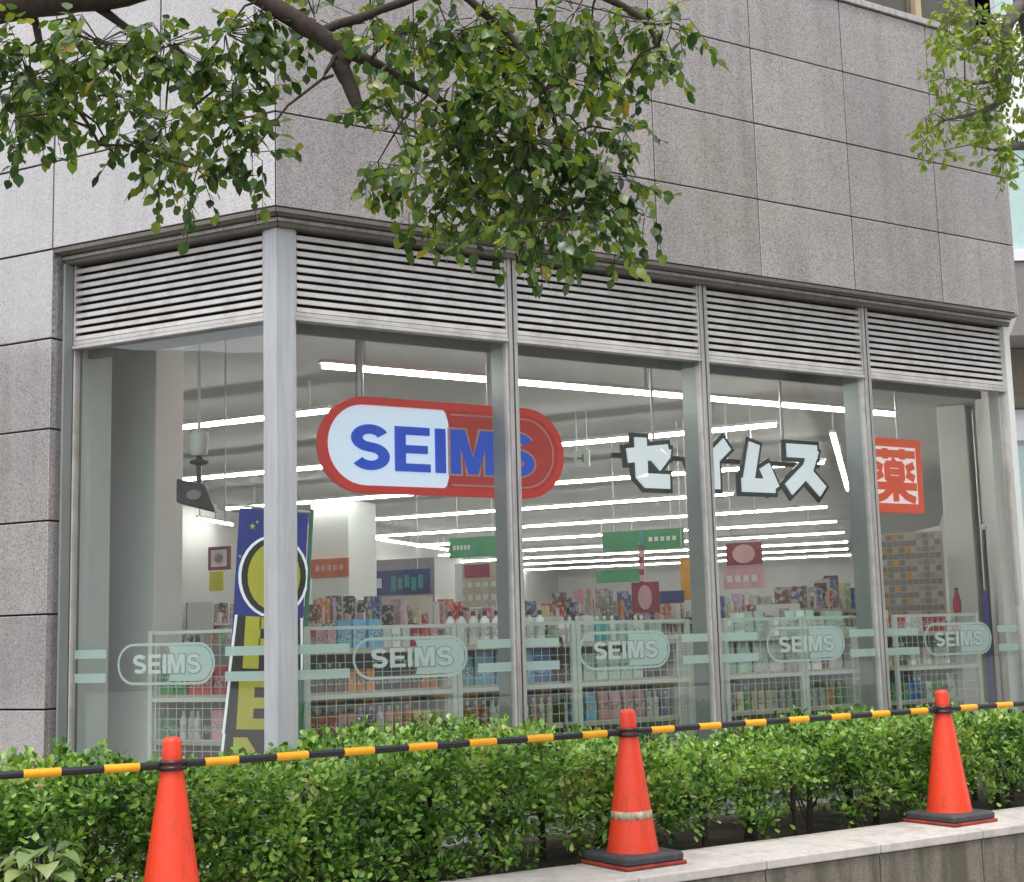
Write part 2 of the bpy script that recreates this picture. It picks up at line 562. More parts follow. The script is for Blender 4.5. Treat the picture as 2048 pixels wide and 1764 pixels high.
def glyph(ch, grow=0.0, heavy=.22):
    """bold sans capitals in a box one unit high: (polygons, width)"""
    g = grow
    if ch == 'S':
        p = [(.36 + .245 * math.cos(R(t)), .705 + .195 * math.sin(R(t))) for t in range(22, 271, 14)]
        p += [(.36 + .255 * math.cos(R(t)), .30 + .20 * math.sin(R(t))) for t in range(86, -160, -14)]
        return stroke_quads(p, .205 + 2 * g), .72
    if ch == 'E':
        return [rect(0 - g, 0 - g, .2 + g, 1 + g), rect(.2 + g, .82 - g, .66 + g, 1 + g), rect(.2 + g, .41 - g, .62 + g, .59 + g), rect(.2 + g, 0 - g, .67 + g, .18 + g)], .67
    if ch == 'I':
        return [rect(0 - g, 0 - g, .2 + g, 1 + g)], .2
    if ch == 'M':
        return [rect(0 - g, 0 - g, .19 + g, 1 + g), rect(.69 - g, 0 - g, .88 + g, 1 + g),
                [(.19 + g, 1 + g), (.19 + g, .62 - g), (.345 - g, 0 - g), (.44, 0 - g), (.44, .36 + g), (.28 + g, 1 + g)],
                [(.69 - g, 1 + g), (.60 - g, 1 + g), (.44, .36 + g), (.44, 0 - g), (.535 + g, 0 - g), (.69 - g, .62 - g)]], .88
    if ch == 'O':
        p = [(.42 + .31 * math.cos(R(t)), .5 + .39 * math.sin(R(t))) for t in range(0, 360, 15)]
        return stroke_quads(p, heavy + 2 * g, True), .84
    if ch == 'P':
        p = [(.2 + g, .89), (.42, .89)] + [(.42 + .2 * math.cos(R(t)), .68 + .21 * math.sin(R(t))) for t in range(75, -76, -15)] + [(.42, .47), (.2 + g, .47)]
        return [rect(0 - g, 0 - g, .22 + g, 1 + g)] + stroke_quads(p, .2 + 2 * g), .72
    if ch == 'N':
        return [rect(0 - g, 0 - g, .2 + g, 1 + g), rect(.58 - g, 0 - g, .78 + g, 1 + g), [(.2 + g, 1 + g), (.2 + g, .62 - g), (.58 - g, 0 - g), (.58 - g, .38 + g)]], .78
    return [], 0

def flat(mb, F, polys, s0, z0, k, n, th, kx=None, shear=0.0):
    """extrude 2-D polygons on a wall frame: scaled by k, front face at depth n, th thick"""
    kx = kx or k
    for pl in polys:
        mb.prism([F(s0 + p[0] * kx + shear * p[1] * k, n, z0 + p[1] * k) for p in pl], F.ey * th)

def word(mb, F, txt, s0, z0, k, n, th, gap=.1, kx=None, grow=0.0):
    x = 0
    kx = kx or k
    for ch in txt:
        p, w = glyph(ch, grow)
        flat(mb, F, p, s0 + x * kx, z0, k, n, th, kx)
        x += w + gap
    return x * kx

def capsule(s0, s1, z0, z1, n=14):
    r = (z1 - z0) / 2
    zc = (z0 + z1) / 2
    a = [(s1 - r + r * math.cos(R(t)), zc + r * math.sin(R(t))) for t in np.linspace(-90, 90, n)]
    b = [(s0 + r + r * math.cos(R(t)), zc + r * math.sin(R(t))) for t in np.linspace(90, 270, n)]
    return a + b

def right_cap(sm, s1, z0, z1, bulge=0.0, n=14):
    r = (z1 - z0) / 2
    zc = (z0 + z1) / 2
    a = [(s1 - r + r * math.cos(R(t)), zc + r * math.sin(R(t))) for t in np.linspace(-90, 90, n)]
    m = [(sm + bulge * math.cos(R(t)), zc + r * math.sin(R(t))) for t in np.linspace(90, -90, 9)]
    return a + m

def left_cap(sm, s0, z0, z1, bulge=0.0, n=14):
    r = (z1 - z0) / 2
    zc = (z0 + z1) / 2
    b = [(s0 + r + r * math.cos(R(t)), zc + r * math.sin(R(t))) for t in np.linspace(90, 270, n)]
    m = [(sm + bulge * math.cos(R(t)), zc + r * math.sin(R(t))) for t in np.linspace(-90, 90, 9)]
    return b + m

# ------------------------------------------------------------------ ground
mb = MB()
mb.box(FR, -300, 300, -300, 300, -1.75, -1.6)
structure('pavement', mb, 'pavement')
mb = MB()
mb.box(FR, -6.0, 7.2, -2.06, -0.75, -1.6, -1.16)
structure('planter_soil', mb, 'soil')

# ------------------------------------------------------------------ the corner building
B = thing('pharmacy_building', (0, 0, -1.6), 'grey pink granite corner building with a glazed drugstore under silver louvres', 'building')

def part(name, mb, mat, **k):
    return mb.build(name, mat, B, **k)

ZS, PH, J = 2.60, 0.595, 0.006          # soffit height, panel height, half joint
NF, NB = -0.18, -0.14                   # front and back of the stone slabs
RJ = [-0.101, 0.862, 1.828, 2.794, 3.762, 4.730, 5.720, 6.640]
LJ = [-0.101, 0.797, 1.695, 2.62, 3.55, 4.48]
tanh = math.tan(R(29.35))               # mitre at the corner
def slab(F, a0, a1, z0, z1, mitre=False):
    mb = MB()
    j = rnd.uniform(-0.0015, 0.0015)
    a0j, a1j = a0 + J, a1 - J
    if mitre:
        a0j = a0 + 0.003
    back = a0j + (0.04 * tanh if mitre else 0)
    c = []
    for z in (z0 + J, z1 - J):
        c += [F(a0j, NF + j, z), F(a1j, NF + j, z), F(a1j, NB, z), F(back, NB, z)]
    mb.hexa(c)
    part('stone_panel', mb, 'granite', bevel=0.003)
for k in range(4):
    for i in range(7):
        slab(FR, RJ[i], RJ[i + 1], ZS + PH * k, ZS + PH * (k + 1), i == 0)
    for i in range(5):
        slab(FL, LJ[i], LJ[i + 1], ZS + PH * k, ZS + PH * (k + 1), i == 0)
ZT = ZS + 4 * PH                        # window sill of the floor above
for i in range(5):
    for k in range(4, 7):
        slab(FL, LJ[i], LJ[i + 1], ZS + PH * k, ZS + PH * (k + 1), i == 0)
for k in (6,):
    for i in range(7):
        slab(FR, RJ[i], RJ[i + 1], ZS + PH * k, ZS + PH * (k + 1), i == 0)
for i in range(2):
    for k in (4, 5):
        slab(FR, RJ[i], RJ[i + 1], ZS + PH * k, ZS + PH * (k + 1), i == 0)
# dark backing behind the joints, one wall per side
SR = Vector((0.73135, 0.682, 0))        # direction of the right end wall
SN = Vector((-0.682, 0.73135, 0))
FE = Frame((6.640, -0.18, 0), SR, SN)
mb = MB()
def poly_prism(mb, pts, z0, z1):
    mb.prism([Vector((p[0], p[1], z0)) for p in pts], (0, 0, z1 - z0))
cr = FR(-0.101 + 0.04 * tanh + .002, NB + .003)
Lend = FL(4.48, NB + .003)
outer = [cr, FR(6.60, NB + .003), FE(7, 0.04), FL(4.48, 6.0), Lend]
poly_prism(mb, outer, ZS + .012, ZT - .05)
part('upper_wall', mb, 'joint')
mb = MB()
poly_prism(mb, [FR(-.06, .10), FR(6.5, .10), FE(6.9, .3), FL(4.4, 6.0), FL(4.4, .10)], ZT - .05, ZT + PH * 2 + .02)
part('inner_wall', mb, 'joint')
mb = MB()
poly_prism(mb, [cr, FR(6.60, NB + .003), FE(7, 0.04), FL(4.48, 6.0), Lend], ZT + PH * 2 + .02, ZS + PH * 7 - .01)
part('upper_wall', mb, 'joint')
# end wall of the upper storey
for k in range(7):
    for i in range(6):
        mb = MB()
        mb.box(FE, i * .96 + J, (i + 1) * .96 - J, -.0, .04, ZS + PH * k + J, ZS + PH * (k + 1) - J)
        if i + k > 0 or True:
            part('stone_panel', mb, 'granite')
# sill and upper windows
mb = MB()
mb.box(FR, RJ[2] + .01, 6.60, -.205, .06, ZT + .004, ZT + .055)
part('window_sill', mb, 'alu', bevel=.004)
xs = [RJ[2] + .02, 3.78, 5.74, 6.56]
for i in range(3):
    mb = MB()
    a0, a1 = xs[i] + (.035 if i else 0), xs[i + 1] - .035
    z0, z1 = ZT + .056, ZT + 2 * PH - .006
    for q in ((a0, a0 + .05, z0, z1), (a1 - .05, a1, z0, z1), (a0 + .05, a1 - .05, z0, z0 + .05), (a0 + .05, a1 - .05, z1 - .05, z1)):
        mb.box(FR, q[0], q[1], -.06, .0, q[2], q[3])
    w = part('upper_window', mb, 'bronze')
    mb = MB()
    mb.box(FR, a0 + .05, a1 - .05, -.035, -.02, z0 + .05, z1 - .05)
    mb.build('glass_pane', 'officeglass', w)
    if i:
        mb = MB()
        mb.box(FR, xs[i] - .034, xs[i] + .034, -.11, .02, z0, z1)
        part('mullion', mb, 'cream')

# soffit trims between the stone and the louvres
for F, e in ((FR, 6.63), (FL, 1.69)):
    mb = MB()
    m = lambda n: n * tanh + .002        # mitre offset at depth n (negative outside)
    def strip(n0, n1, z0, z1):
        c = []
        for z in (z0, z1):
            c += [F(m(n0), n0, z), F(e, n0, z), F(e, n1, z), F(m(n1), n1, z)]
        mb.hexa(c)
    strip(-.150, .06, 2.567, 2.611)
    strip(-.085, .06, 2.512, 2.565)
    part('soffit_trim', mb, 'bronze', bevel=.003)
    mb = MB()
    strip(-.176, -.152, 2.572, 2.597)
    part('drip_edge', mb, 'bronze')
    mb = MB()
    strip(-.100, -.087, 2.540, 2.560)
    part('trim_bead', mb, 'alu')

# left stone pier beside the window
for k in range(-1, 7):
    z1 = ZS - .597 * k
    z0 = z1 - .597
    if k < 0:
        continue
    for i, (a0, a1) in enumerate(((1.692, 2.62), (2.62, 3.55), (3.55, 4.48))):
        mb = MB()
        mb.box(FL, a0 + (J if i else 0), a1 - J, NF + rnd.uniform(-.001, .001), .30 if i == 0 else NB, max(z0, -1.6) + J, z1 - J)
        part('pier_stone', mb, 'granite', bevel=.004)
mb = MB()
mb.box(FL, 1.70, 4.48, NB + .004, .29, -1.6, ZS + .01)
part('pier_wall', mb, 'joint')
# metal jamb of the left window
for (a0, a1, n0, n1, mt) in ((1.668, 1.690, -.075, .06, 'alu'), (1.650, 1.667, -.105, -.030, 'fin'), (1.648, 1.667, -.028, .06, 'bronze')):
    mb = MB()
    mb.box(FL, a0, a1, n0, n1, -1.35, 2.51)
    part('window_jamb', mb, mt)

# corner post: one folded metal profile
mb = MB()
pl = [FR(-.020 - .045 * tanh, -.045), FR(.083, -.045), FR(.083, .03), FL(.092, .03), FL(.092, -.045)]
mb.prism([Vector((p.x, p.y, -1.35)) for p in pl], (0, 0, 3.862))
part('corner_post', mb, 'post', bevel=.004)
mb = MB()
mb.box(FR, 6.585, 6.655, -.06, .05, -1.35, 2.511)
part('end_post', mb, 'white', bevel=.004)
# base kerb under the glass
mb = MB()
mb.box(FR, .085, 6.66, -.07, .07, -1.6, -1.35)
part('window_base', mb, 'granite')
mb = MB()
mb.box(FL, .095, 1.69, -.07, .07, -1.6, -1.35)
part('window_base', mb, 'granite')

MUL = [1.65, 3.30, 4.95]
for x in MUL:
    mb = MB()
    mb.box(FR, x - .032, x - .007, -.045, .03, -1.35, 2.511)
    mb.box(FR, x + .007, x + .032, -.045, .03, -1.35, 2.511)
    mb.cur = 1
    mb.box(FR, x - .007, x + .007, -.02, .02, -1.35, 2.511)
    part('mullion', mb, ['alu', 'dark'], bevel=.002)
    mb = MB()
    mb.box(FR, x - .022, x + .022, .031, .215, -1.35, 2.0)
    part('mullion_fin', mb, 'fin')

def window(F, a0, a1, logo, bands, nsl=10):
    mb = MB()
    zt = 1.945
    # double transom under the louvres, thin edge frame, louvre head
    mb.box(F, a0, a1, -.040, .03, zt, zt + .022)
    mb.box(F, a0, a1, -.032, .03, zt + .026, zt + .052)
    mb.box(F, a0, a0 + .012, -.025, .025, -1.35, zt)
    mb.box(F, a1 - .012, a1, -.025, .025, -1.35, zt)
    mb.box(F, a0, a0 + .014, -.03, .028, zt + .054, 2.510)
    mb.box(F, a1 - .014, a1, -.03, .028, zt + .054, 2.510)
    w = part('window', mb, 'louvre', bevel=.002)
    mb = MB()
    mb.box(F, a0 + .016, a1 - .016, .032, .045, zt + .03, 2.511)
    mb.build('louvre_back', 'dark', w)
    pit = (2.505 - (zt + .056)) / nsl
    first = None
    for k in range(nsl):
        z = zt + .056 + pit * k
        mb = MB()
        q = [F(a0 + .016, -.030, z + .001), F(a0 + .016, -.022, z - .001), F(a0 + .016, .026, z + pit * .88), F(a0 + .016, -.008, z + pit * .66), F(a0 + .016, -.026, z + pit * .58)]
        mb.prism(q, F.ex * (a1 - a0 - .032))
        mb.build('louvre_slat', 'louvre', w)
    mb = MB()
    mb.box(F, a0 + .012, a1 - .012, 0.0, .010, -1.35, zt)
    mb.build('glass_pane', 'glass', w)
    # frosted film: bands and the logo, on the inner face
    mb = MB()
    for (b0, b1) in bands:
        mb.box(F, b0, b1, .0125, .0135, -.076, -.020)
        mb.box(F, b0, b1, .0125, .0135, -.228, -.170)
    mb.build('film_band', 'film', w)
    s0, s1 = logo
    z0, z1 = -.245, .012
    r = (z1 - z0) / 2
    L = s1 - s0
    mb = MB()
    ring = capsule(s0 + .008, s1 - .008, z0 + .008, z1 - .008, 12)
    flat(mb, F, stroke_quads(ring, .016, True), 0, 0, 1, .0125, .001)
    sm = s0 + L * .53
    cap = right_cap(sm, s1 - .022, z0 + .022, z1 - .022, .02)
    flat(mb, F, [cap], 0, 0, 1, .0125, .001)
    mb.build('film_logo', 'film', w)
    k = .118
    kx = (L - .30 * .78) / 3.59
    t0 = s0 + .125
    zc = (z0 + z1) / 2 - k / 2
    mb = MB()
    x = 0
    off = []
    for ch in 'SEIMS':
        p, wd = glyph(ch)
        off.append((ch, x))
        x += wd + .1
    for ch, x in off[:3]:
        p, wd = glyph(ch)
        flat(mb, F, p, t0 + x * kx, zc, k, .0145, .001, kx)
    for ch, x in off[3:]:
        p, wd = glyph(ch)
        flat(mb, F, p, t0 + x * kx, zc, k, .0105, .001, kx)
    mb.build('film_lettering', 'filmwhite', w)
    mb = MB()
    for ch, x in off[3:]:
        p, wd = glyph(ch, .05)
        flat(mb, F, p, t0 + x * kx, zc, k, .0115, .0008, kx)
    mb.build('film_outline', 'filmdark', w)
    return w

FLt = Frame(FL(1.741, 0), -DL, ML)       # the left window read from its left end
window(FLt, .095, 1.646, (.468, 1.240), [(.110, .373), (1.316, 1.634)])
window(FR, .084, 1.617, (.469, 1.277), [(.097, .45), (1.351, 1.604)])
window(FR, 1.683, 3.267, (2.137, 2.908), [(1.697, 1.98), (3.018, 3.254)])
window(FR, 3.333, 4.917, (3.800, 4.584), [(3.347, 3.72), (4.640, 4.904)])
window(FR, 4.983, 6.584, (5.453, 6.245), [(4.997, 5.39), (6.324, 6.571)])

# ------------------------------------------------------------------ the shop inside
HC = 2.24                                # ceiling
FLR = -1.30
room = [(0.10, 0.16), (6.60, 0.16), (29.3, 21.1), (22.9, 31.4), (-4.2, 6.4), (-0.72, 1.52)]
mb = MB()
poly_prism(mb, [(0.0, 0.06), (6.62, 0.06), (29.5, 21.1), (22.9, 31.6), (-4.4, 6.4), (-.80, 1.40)], HC, HC + .1)
part('ceiling', mb, 'ceiling')
mb = MB()
poly_prism(mb, [(0.04, 0.09), (6.64, 0.09), (29.5, 21.1), (22.9, 31.6), (-4.4, 6.4), (-.84, 1.47)], -1.6, FLR)
part('shop_floor', mb, 'shopfloor')
for i in (1, 2, 3, 4):
    p0, p1 = Vector((*room[i], 0)), Vector((*room[(i + 1) % 6], 0))
    d = (p1 - p0).normalized()
    F = Frame(p0, d, Vector((d.y, -d.x, 0)))
    mb = MB()
    mb.box(F, 0.0, (p1 - p0).length, 0.0, .12, FLR, HC)
    part('interior_wall', mb, 'shopwall')
# drop bulkheads behind the glass heads
mb = MB()
mb.box(FR, .15, 6.58, .22, .26, 1.925, HC)
part('bulkhead', mb, 'bulkhead')
mb = MB()
mb.box(FL, .17, 1.64, .10, .14, 1.905, HC)
part('bulkhead', mb, 'bulkhead')
# inner return panel of the left window
mb = MB()
mb.box(FL, 1.650, 1.70, .062, .34, FLR, HC)
part('window_return', mb, 'return')
mb = MB()
mb.box(FS, .80, 1.10, 1.66, 3.20, FLR, HC)
part('column', mb, 'column', bevel=.008)
mb = MB()
mb.box(FS, 8.06, 8.50, -2.72, -2.44, FLR, HC)
part('column', mb, 'column', bevel=.008)
mb = MB()
mb.box(FS, 9.78, 10.5, 5.97, 6.60, FLR, 1.95)
part('column', mb, 'column')
# column band: an orange sign wrapped round the far pillar
t = thing('orange_sign', FS(9.76, 6.28, .88), 'orange band sign fixed round the far white pillar left of the capsule sign', 'sign')
mb = MB()
mb.box(FS, 9.74, 9.775, 5.96, 6.61, .88, 1.14)
mb.build('sign_face', 'orange', t)
mb = MB()
for i in range(5):
    mb.box(FS, 9.732, 9.739, 6.04 + i * .1, 6.10 + i * .1, .97, 1.05)
mb.build('lettering', 'pink', t)

# strip lights: (x0, y0, x1, y1)
LIGHTS = [
    ((0.84, 1.28), (6.71, 1.31), 'first strip light, close behind the right-hand panes and parallel to them'),
    ((-0.10, 6.2), (1.75, 3.10), 'short strip light ending just right of the corner post, nearest of the crossing rows'),
    ((1.60, 9.7), (6.07, 2.24), 'crossing strip light that ends above the white katakana letters'),
    ((4.10, 11.94), (8.78, 4.39), 'crossing strip light level with the bottom of the capsule sign'),
    ((6.49, 14.13), (10.27, 7.79), 'crossing strip light just under the capsule sign'),
    ((8.78, 16.72), (13.33, 9.03), 'crossing strip light that meets the left wall light in a point'),
    ((11.0, 19.0), (15.82, 11.34), 'crossing strip light behind the green aisle signs'),
    ((13.2, 22.0), (18.22, 13.57), 'seventh crossing strip light deep in the shop'),
    ((14.9, 24.7), (20.74, 15.99), 'eighth crossing strip light deep in the shop'),
    ((16.6, 27.2), (22.91, 18.16), 'ninth crossing strip light deep in the shop'),
    ((19.2, 29.2), (25.21, 20.35), 'farthest crossing strip light before the back wall'),
    ((4.26, 13.57), (5.24, 14.63), 'short strip light along the left wall beside the hanging camera'),
    ((8.86, 16.92), (12.38, 20.07), 'long strip light along the left wall running back from the corner'),
    ((7.11, 2.56), (11.55, 6.80), 'strip light along the right wall beside the white katakana letters'),
]
for p, q, lab in LIGHTS:
    p, q = Vector((*p, 1.95)), Vector((*q, 1.95))
    d = (q - p).normalized()
    F = Frame((p.x, p.y, 0), d, Vector((-d.y, d.x, 0)))
    L = (q - p).length
    t = thing('ceiling_light', (p + q) / 2 + Vector((0, 0, .02)), lab, 'strip light', 'fluorescent strip lights on the shop ceiling')
    mb = MB()
    mb.box(F, 0, L, -.032, .032, 1.972, 2.000)
    for u in (.06, .5, .94):                # hung clear of the ceiling on short stems
        mb.box(F, u * L - .01, u * L + .01, -.01, .01, 2.0015, HC - .002)
    mb.build('housing', 'housing', t)
    mb = MB()
    mb.tube([F(.02, 0, 1.950), F(L - .02, 0, 1.950)], .017, 8)
    mb.build('tube', 'tube', t)

# ---- the capsule sign
FY = Frame((0, .50, 0), (1, 0, 0), (0, 1, 0))
def rods(t, xs, z0, F=FY, n=.06, r=.012, mat='alu', z1=HC):
    for x in xs:
        mb = MB()
        mb.tube([F(x, n, z0), F(x, n, z1)], r, 6)
        mb.build('hanger_rod', mat, t)
t = thing('capsule_sign', (1.43, .50, .95), 'big red and white capsule sign reading SEIMS hung behind the glass', 'sign')
s0, s1, z0, z1 = .476, 2.380, .955, 1.600
mb = MB()
mb.prism([FY(x, .02, z) for x, z in capsule(s0 + .01, s1 - .01, z0 + .01, z1 - .01, 20)], (0, .05, 0))
mb.build('sign_body', 'signrim', t)
mb = MB()
flat(mb, FY, stroke_quads(capsule(s0 + .026, s1 - .026, z0 + .026, z1 - .026, 20), .052, True), 0, 0, 1, -.022, .05)
mb.build('rim', 'signrim', t)
sm = 1.405
mb = MB()
flat(mb, FY, [left_cap(sm, s0 + .051, z0 + .051, z1 - .051, .055, 18)], 0, 0, 1, .004, .012)
mb.build('white_face', 'signwhite', t)
mb = MB()
flat(mb, FY, [right_cap(sm, s1 - .051, z0 + .051, z1 - .051, .055, 18)], 0, 0, 1, .004, .012)
mb.build('red_face', 'signred', t)
mb = MB()
line = [(sm + .06, z0 + .078)] + right_cap(sm, s1 - .078, z0 + .078, z1 - .078, .05, 18)[:18] + [(sm + .06, z1 - .078)]
flat(mb, FY, stroke_quads(line, .012), 0, 0, 1, -.002, .005)
mb.build('inner_line', 'signpink', t)
k, kx, lx, lz = .305, .400, .700, 1.112
x = 0
for ch in 'SEIMS':
    p, wd = glyph(ch)
    if x > 1.75:
        mb = MB()
        g, _ = glyph(ch, .05)
        flat(mb, FY, g, lx + x * kx, lz, k, -.004, .004, kx)
        mb.build('letter_outline', 'signpink', t)
    mb = MB()
    flat(mb, FY, p, lx + x * kx, lz, k, -.010, .012 if x < 1.75 else .005, kx)
    mb.build('letter', 'signblue', t)
    x += wd + .1
rods(t, (.80, 1.82), z1 - .02, r=.03)

# ---- katakana letters
KATA = {
    'se': [[(.0, .60), (.98, .74)], [(.90, .78), (.90, .70), (.66, .42)], [(.32, 1.0), (.32, .16), (.40, .09), (.98, .09)]],
    'i': [[(.86, .98), (.56, .66), (.08, .44)], [(.56, .68), (.56, .0)]],
    'mu': [[(.42, 1.0), (.20, .10)], [(.04, .09), (.92, .09)], [(.66, .52), (.90, .02)]],
    'su': [[(.06, .90), (.84, .90)], [(.76, .96), (.58, .52), (.06, .06)], [(.54, .44), (.94, .04)]],
}
t = thing('katakana_sign', (4.0, .50, 1.05), 'row of four white katakana channel letters with dark edges behind the glass', 'sign')
for key, a0, a1, z0, z1 in (('se', 2.965, 3.36, 1.09, 1.445), ('i', 3.52, 4.00, 1.08, 1.445), ('mu', 4.05, 4.44, 1.09, 1.455), ('su', 4.53, 4.95, 1.08, 1.455)):
    w, h = a1 - a0, z1 - z0
    mb, mf = MB(), MB()
    for st in KATA[key]:
        pts = [(a0 + p[0] * w, z0 + p[1] * h) for p in st]
        # lengthen the backing strokes a little at both ends
        d0 = np.array(pts[0]) - np.array(pts[1]); d0 = d0 / np.linalg.norm(d0) * .035
        d1 = np.array(pts[-1]) - np.array(pts[-2]); d1 = d1 / np.linalg.norm(d1) * .035
        bk = [tuple(np.array(pts[0]) + d0)] + pts[1:-1] + [tuple(np.array(pts[-1]) + d1)]
        k = KATA[key].index(st) * .0006
        flat(mb, FY, stroke_quads(bk, .175), 0, 0, 1, .012 + k, .022)
        flat(mf, FY, stroke_quads(pts, .110), 0, 0, 1, -.004 - k, .014)
    o = mb.build('letter', 'kataback', t)
    mf.build('letter_face', 'katawhite', o)
mb = MB()
mb.box(FY, 2.9, 5.0, .10, .13, 1.30, 1.335)
mb.build('rail', 'kataback', t)
rods(t, (3.30, 4.62), 1.30, n=.115)

# ---- the medicine sign
t = thing('medicine_sign', (5.76, .50, .93), 'square red framed sign with one red kanji for medicine behind the right pane', 'sign')
a0, a1, z0, z1 = 5.40, 6.10, .945, 1.575
mb = MB()
mb.box(FY, a0, a1, .0, .08, z0, z1)
mb.build('sign_body', 'yakured', t, bevel=.006)
mb = MB()
mb.box(FY, a0 + .08, a1 - .08, -.006, -.001, z0 + .075, z1 - .075)
mb.build('white_face', 'yakuwhite', t)
mb = MB()
w, h = a1 - a0 - .19, z1 - z0 - .18
ux, uz = a0 + .095, z0 + .09
def st(pts, wd, k=0):
    flat(mb, FY, stroke_quads([(ux + p[0] * w, uz + p[1] * h) for p in pts], wd), 0, 0, 1, -.013 - k, .006)
bw = .066
st([(0, .90), (1, .90)], bw)
st([(.30, 1.0), (.30, .80)], bw, .0005)
st([(.70, 1.0), (.70, .80)], bw, .0005)
st([(.52, .80), (.46, .72)], bw * .8)
st([(.33, .72), (.33, .40)], bw, .0005)
st([(.67, .72), (.67, .40)], bw, .0005)
st([(.30, .70), (.70, .70)], bw * .9, .001)
st([(.33, .56), (.67, .56)], bw * .8, .001)
st([(.30, .42), (.70, .42)], bw * .9, .001)
st([(.04, .70), (.22, .62)], bw)
st([(.04, .44), (.22, .53)], bw)
st([(.96, .70), (.78, .62)], bw)
st([(.96, .44), (.78, .53)], bw)
st([(0, .29), (1, .29)], bw, .0015)
st([(.5, .40), (.5, 0)], bw, .002)
st([(.46, .28), (.24, .10), (.04, .03)], bw)
st([(.54, .28), (.76, .10), (.96, .03)], bw)
mb.build('character', 'yakured', t)
rods(t, (5.87,), z1, n=.04)

# ---- OPEN banner on its pole, in the corner
tl = R(3.6)
FBn = Frame((-.105, .40, .83), (1, 0, 0), (0, 1, 0))
def ban(x, n, z):                        # banner axes: x across, z down from its top edge, leaning a little
    return FBn(x * math.cos(tl) + z * math.sin(tl), n, z * math.cos(tl) - x * math.sin(tl))
class BanF:
    ey = Vector((0, 1, 0))
    def __call__(s, a, b, c=0):
        return ban(a, b, c)
BF = BanF()
t = thing('open_banner', (.15, .42, FLR), 'tall blue banner with yellow letters reading OPEN beside the corner post', 'banner')
mb = MB()
mb.box(BF, 0, .46, 0, .004, -1.80, 0)
mb.build('cloth', 'bannerblue', t)
LET = [(-.61, .40), (-.985, .325), (-1.35, .325), (-1.715, .325)]
for mt, g, n in (('white', .058, -.0025), ('black', .042, -.0050), ('yellow', 0.0, -.0075)):
    mb = MB()
    for i, ch in enumerate('OPEN'):
        z0, h = LET[i]
        x0 = .085 - .016 * i
        if mt == 'yellow' or i == 0:
            p, wd = glyph(ch, (0, .012, .015, .012)[i] if mt == 'yellow' else g / h, .27)
            if i == 0 and mt != 'yellow':
                # the edge of the O is one solid disc
                c = [(.42 + (.42 + g / .33) * math.cos(R(t)), .5 + (.5 + g / h) * math.sin(R(t))) for t in range(0, 360, 12)]
                p = [c]
            flat(mb, BF, p, x0 + (.014 if mt == 'yellow' and i else 0), z0 + (.008 if i else 0), h - (.016 if i else 0), n - (0 if i else .0004), .0018, (.30 if i else .33) / wd)
        else:
            e = .022
            k = g if i == 1 else 0.0
            zl, zh = z0 - (.022 if i < 3 else g), z0 + (.326 if i == 1 else .343)
            mb.prism([BF(x0 - g - e, n, zl), BF(x0 + .33 + g + e, n, zl), BF(x0 + .33 + g, n, zh), BF(x0 - g, n, zh)], (0, .0015, 0))
    mb.build({'white': 'letter_outline', 'black': 'letter_edge', 'yellow': 'lettering'}[mt], mt if mt != 'white' else 'katawhite', t)
mb = MB()
for (px, pz, r_) in ((.09, -.11, .022), (.12, -.08, .012), (.20, -.16, .012), (.05, -.70, .015), (.04, -1.05, .014), (.33, -.10, .02), (.02, -.30, .012)):
    pts = []
    for i in range(10):
        rr = r_ if i % 2 == 0 else r_ * .4
        pts.append((px + rr * math.sin(i * PI / 5), pz + rr * math.cos(i * PI / 5)))
    flat(mb, BF, [pts], 0, 0, 1, -.0025, .002)
mb.build('star', 'yellow', t)
mb = MB()
mb.tube([ban(.485, .006, .03), ban(.485, .006, -2.05)], .014, 8)
mb.build('pole', 'greenpole', t)
mb = MB()
mb.tube([ban(-.01, .006, .012), ban(.50, .006, .012)], .008, 6)
mb.build('crossbar', 'white', t)
mb = MB()
mb.lathe((ban(.485, .006, -2.05).x, .41, FLR), [(.16, 0), (.16, .03), (.05, .06), (.03, .10)], 16)
mb.build('stand', 'black', t)

t = thing('red_banner', (.50, .80, FLR), 'narrow red banner half hidden behind the corner post', 'banner')
mb = MB()
mb.box(FR, .24, .455, .80, .804, .38, .80)
mb.build('cloth', 'redcloth', t)
mb = MB()
mb.tube([(.475, .80, FLR), (.475, .80, .84)], .012, 8)
mb.build('pole', 'greenpole', t)
mb = MB()
mb.tube([(.23, .80, .81), (.50, .80, .81)], .007, 6)
mb.build('crossbar', 'white', t)
mb = MB()
mb.lathe((.475, .80, FLR), [(.15, 0), (.15, .03), (.04, .06)], 14)
mb.build('stand', 'black', t)

t = thing('blue_banner', (7.30, .92, FLR), 'dark blue banner seen edge-on by the right end of the shop', 'banner')
e = Vector((.60, .80, 0))
F = Frame((7.26, .86, 0), e, Vector((-.8, .6, 0)))
mb = MB()
mb.box(F, .0, .20, 0, .006, -1.05, .30)
mb.build('cloth', 'bannerblue', t)
mb = MB()
mb.tube([F(-.02, .003, FLR), F(-.02, .003, .85)], .014, 8)
mb.build('pole', 'black', t)
mb = MB()
mb.lathe(F(-.02, .003, .85), [(.02, 0), (.03, .02), (.03, .04), (.01, .06)], 10)
mb.build('cap', 'white', t)

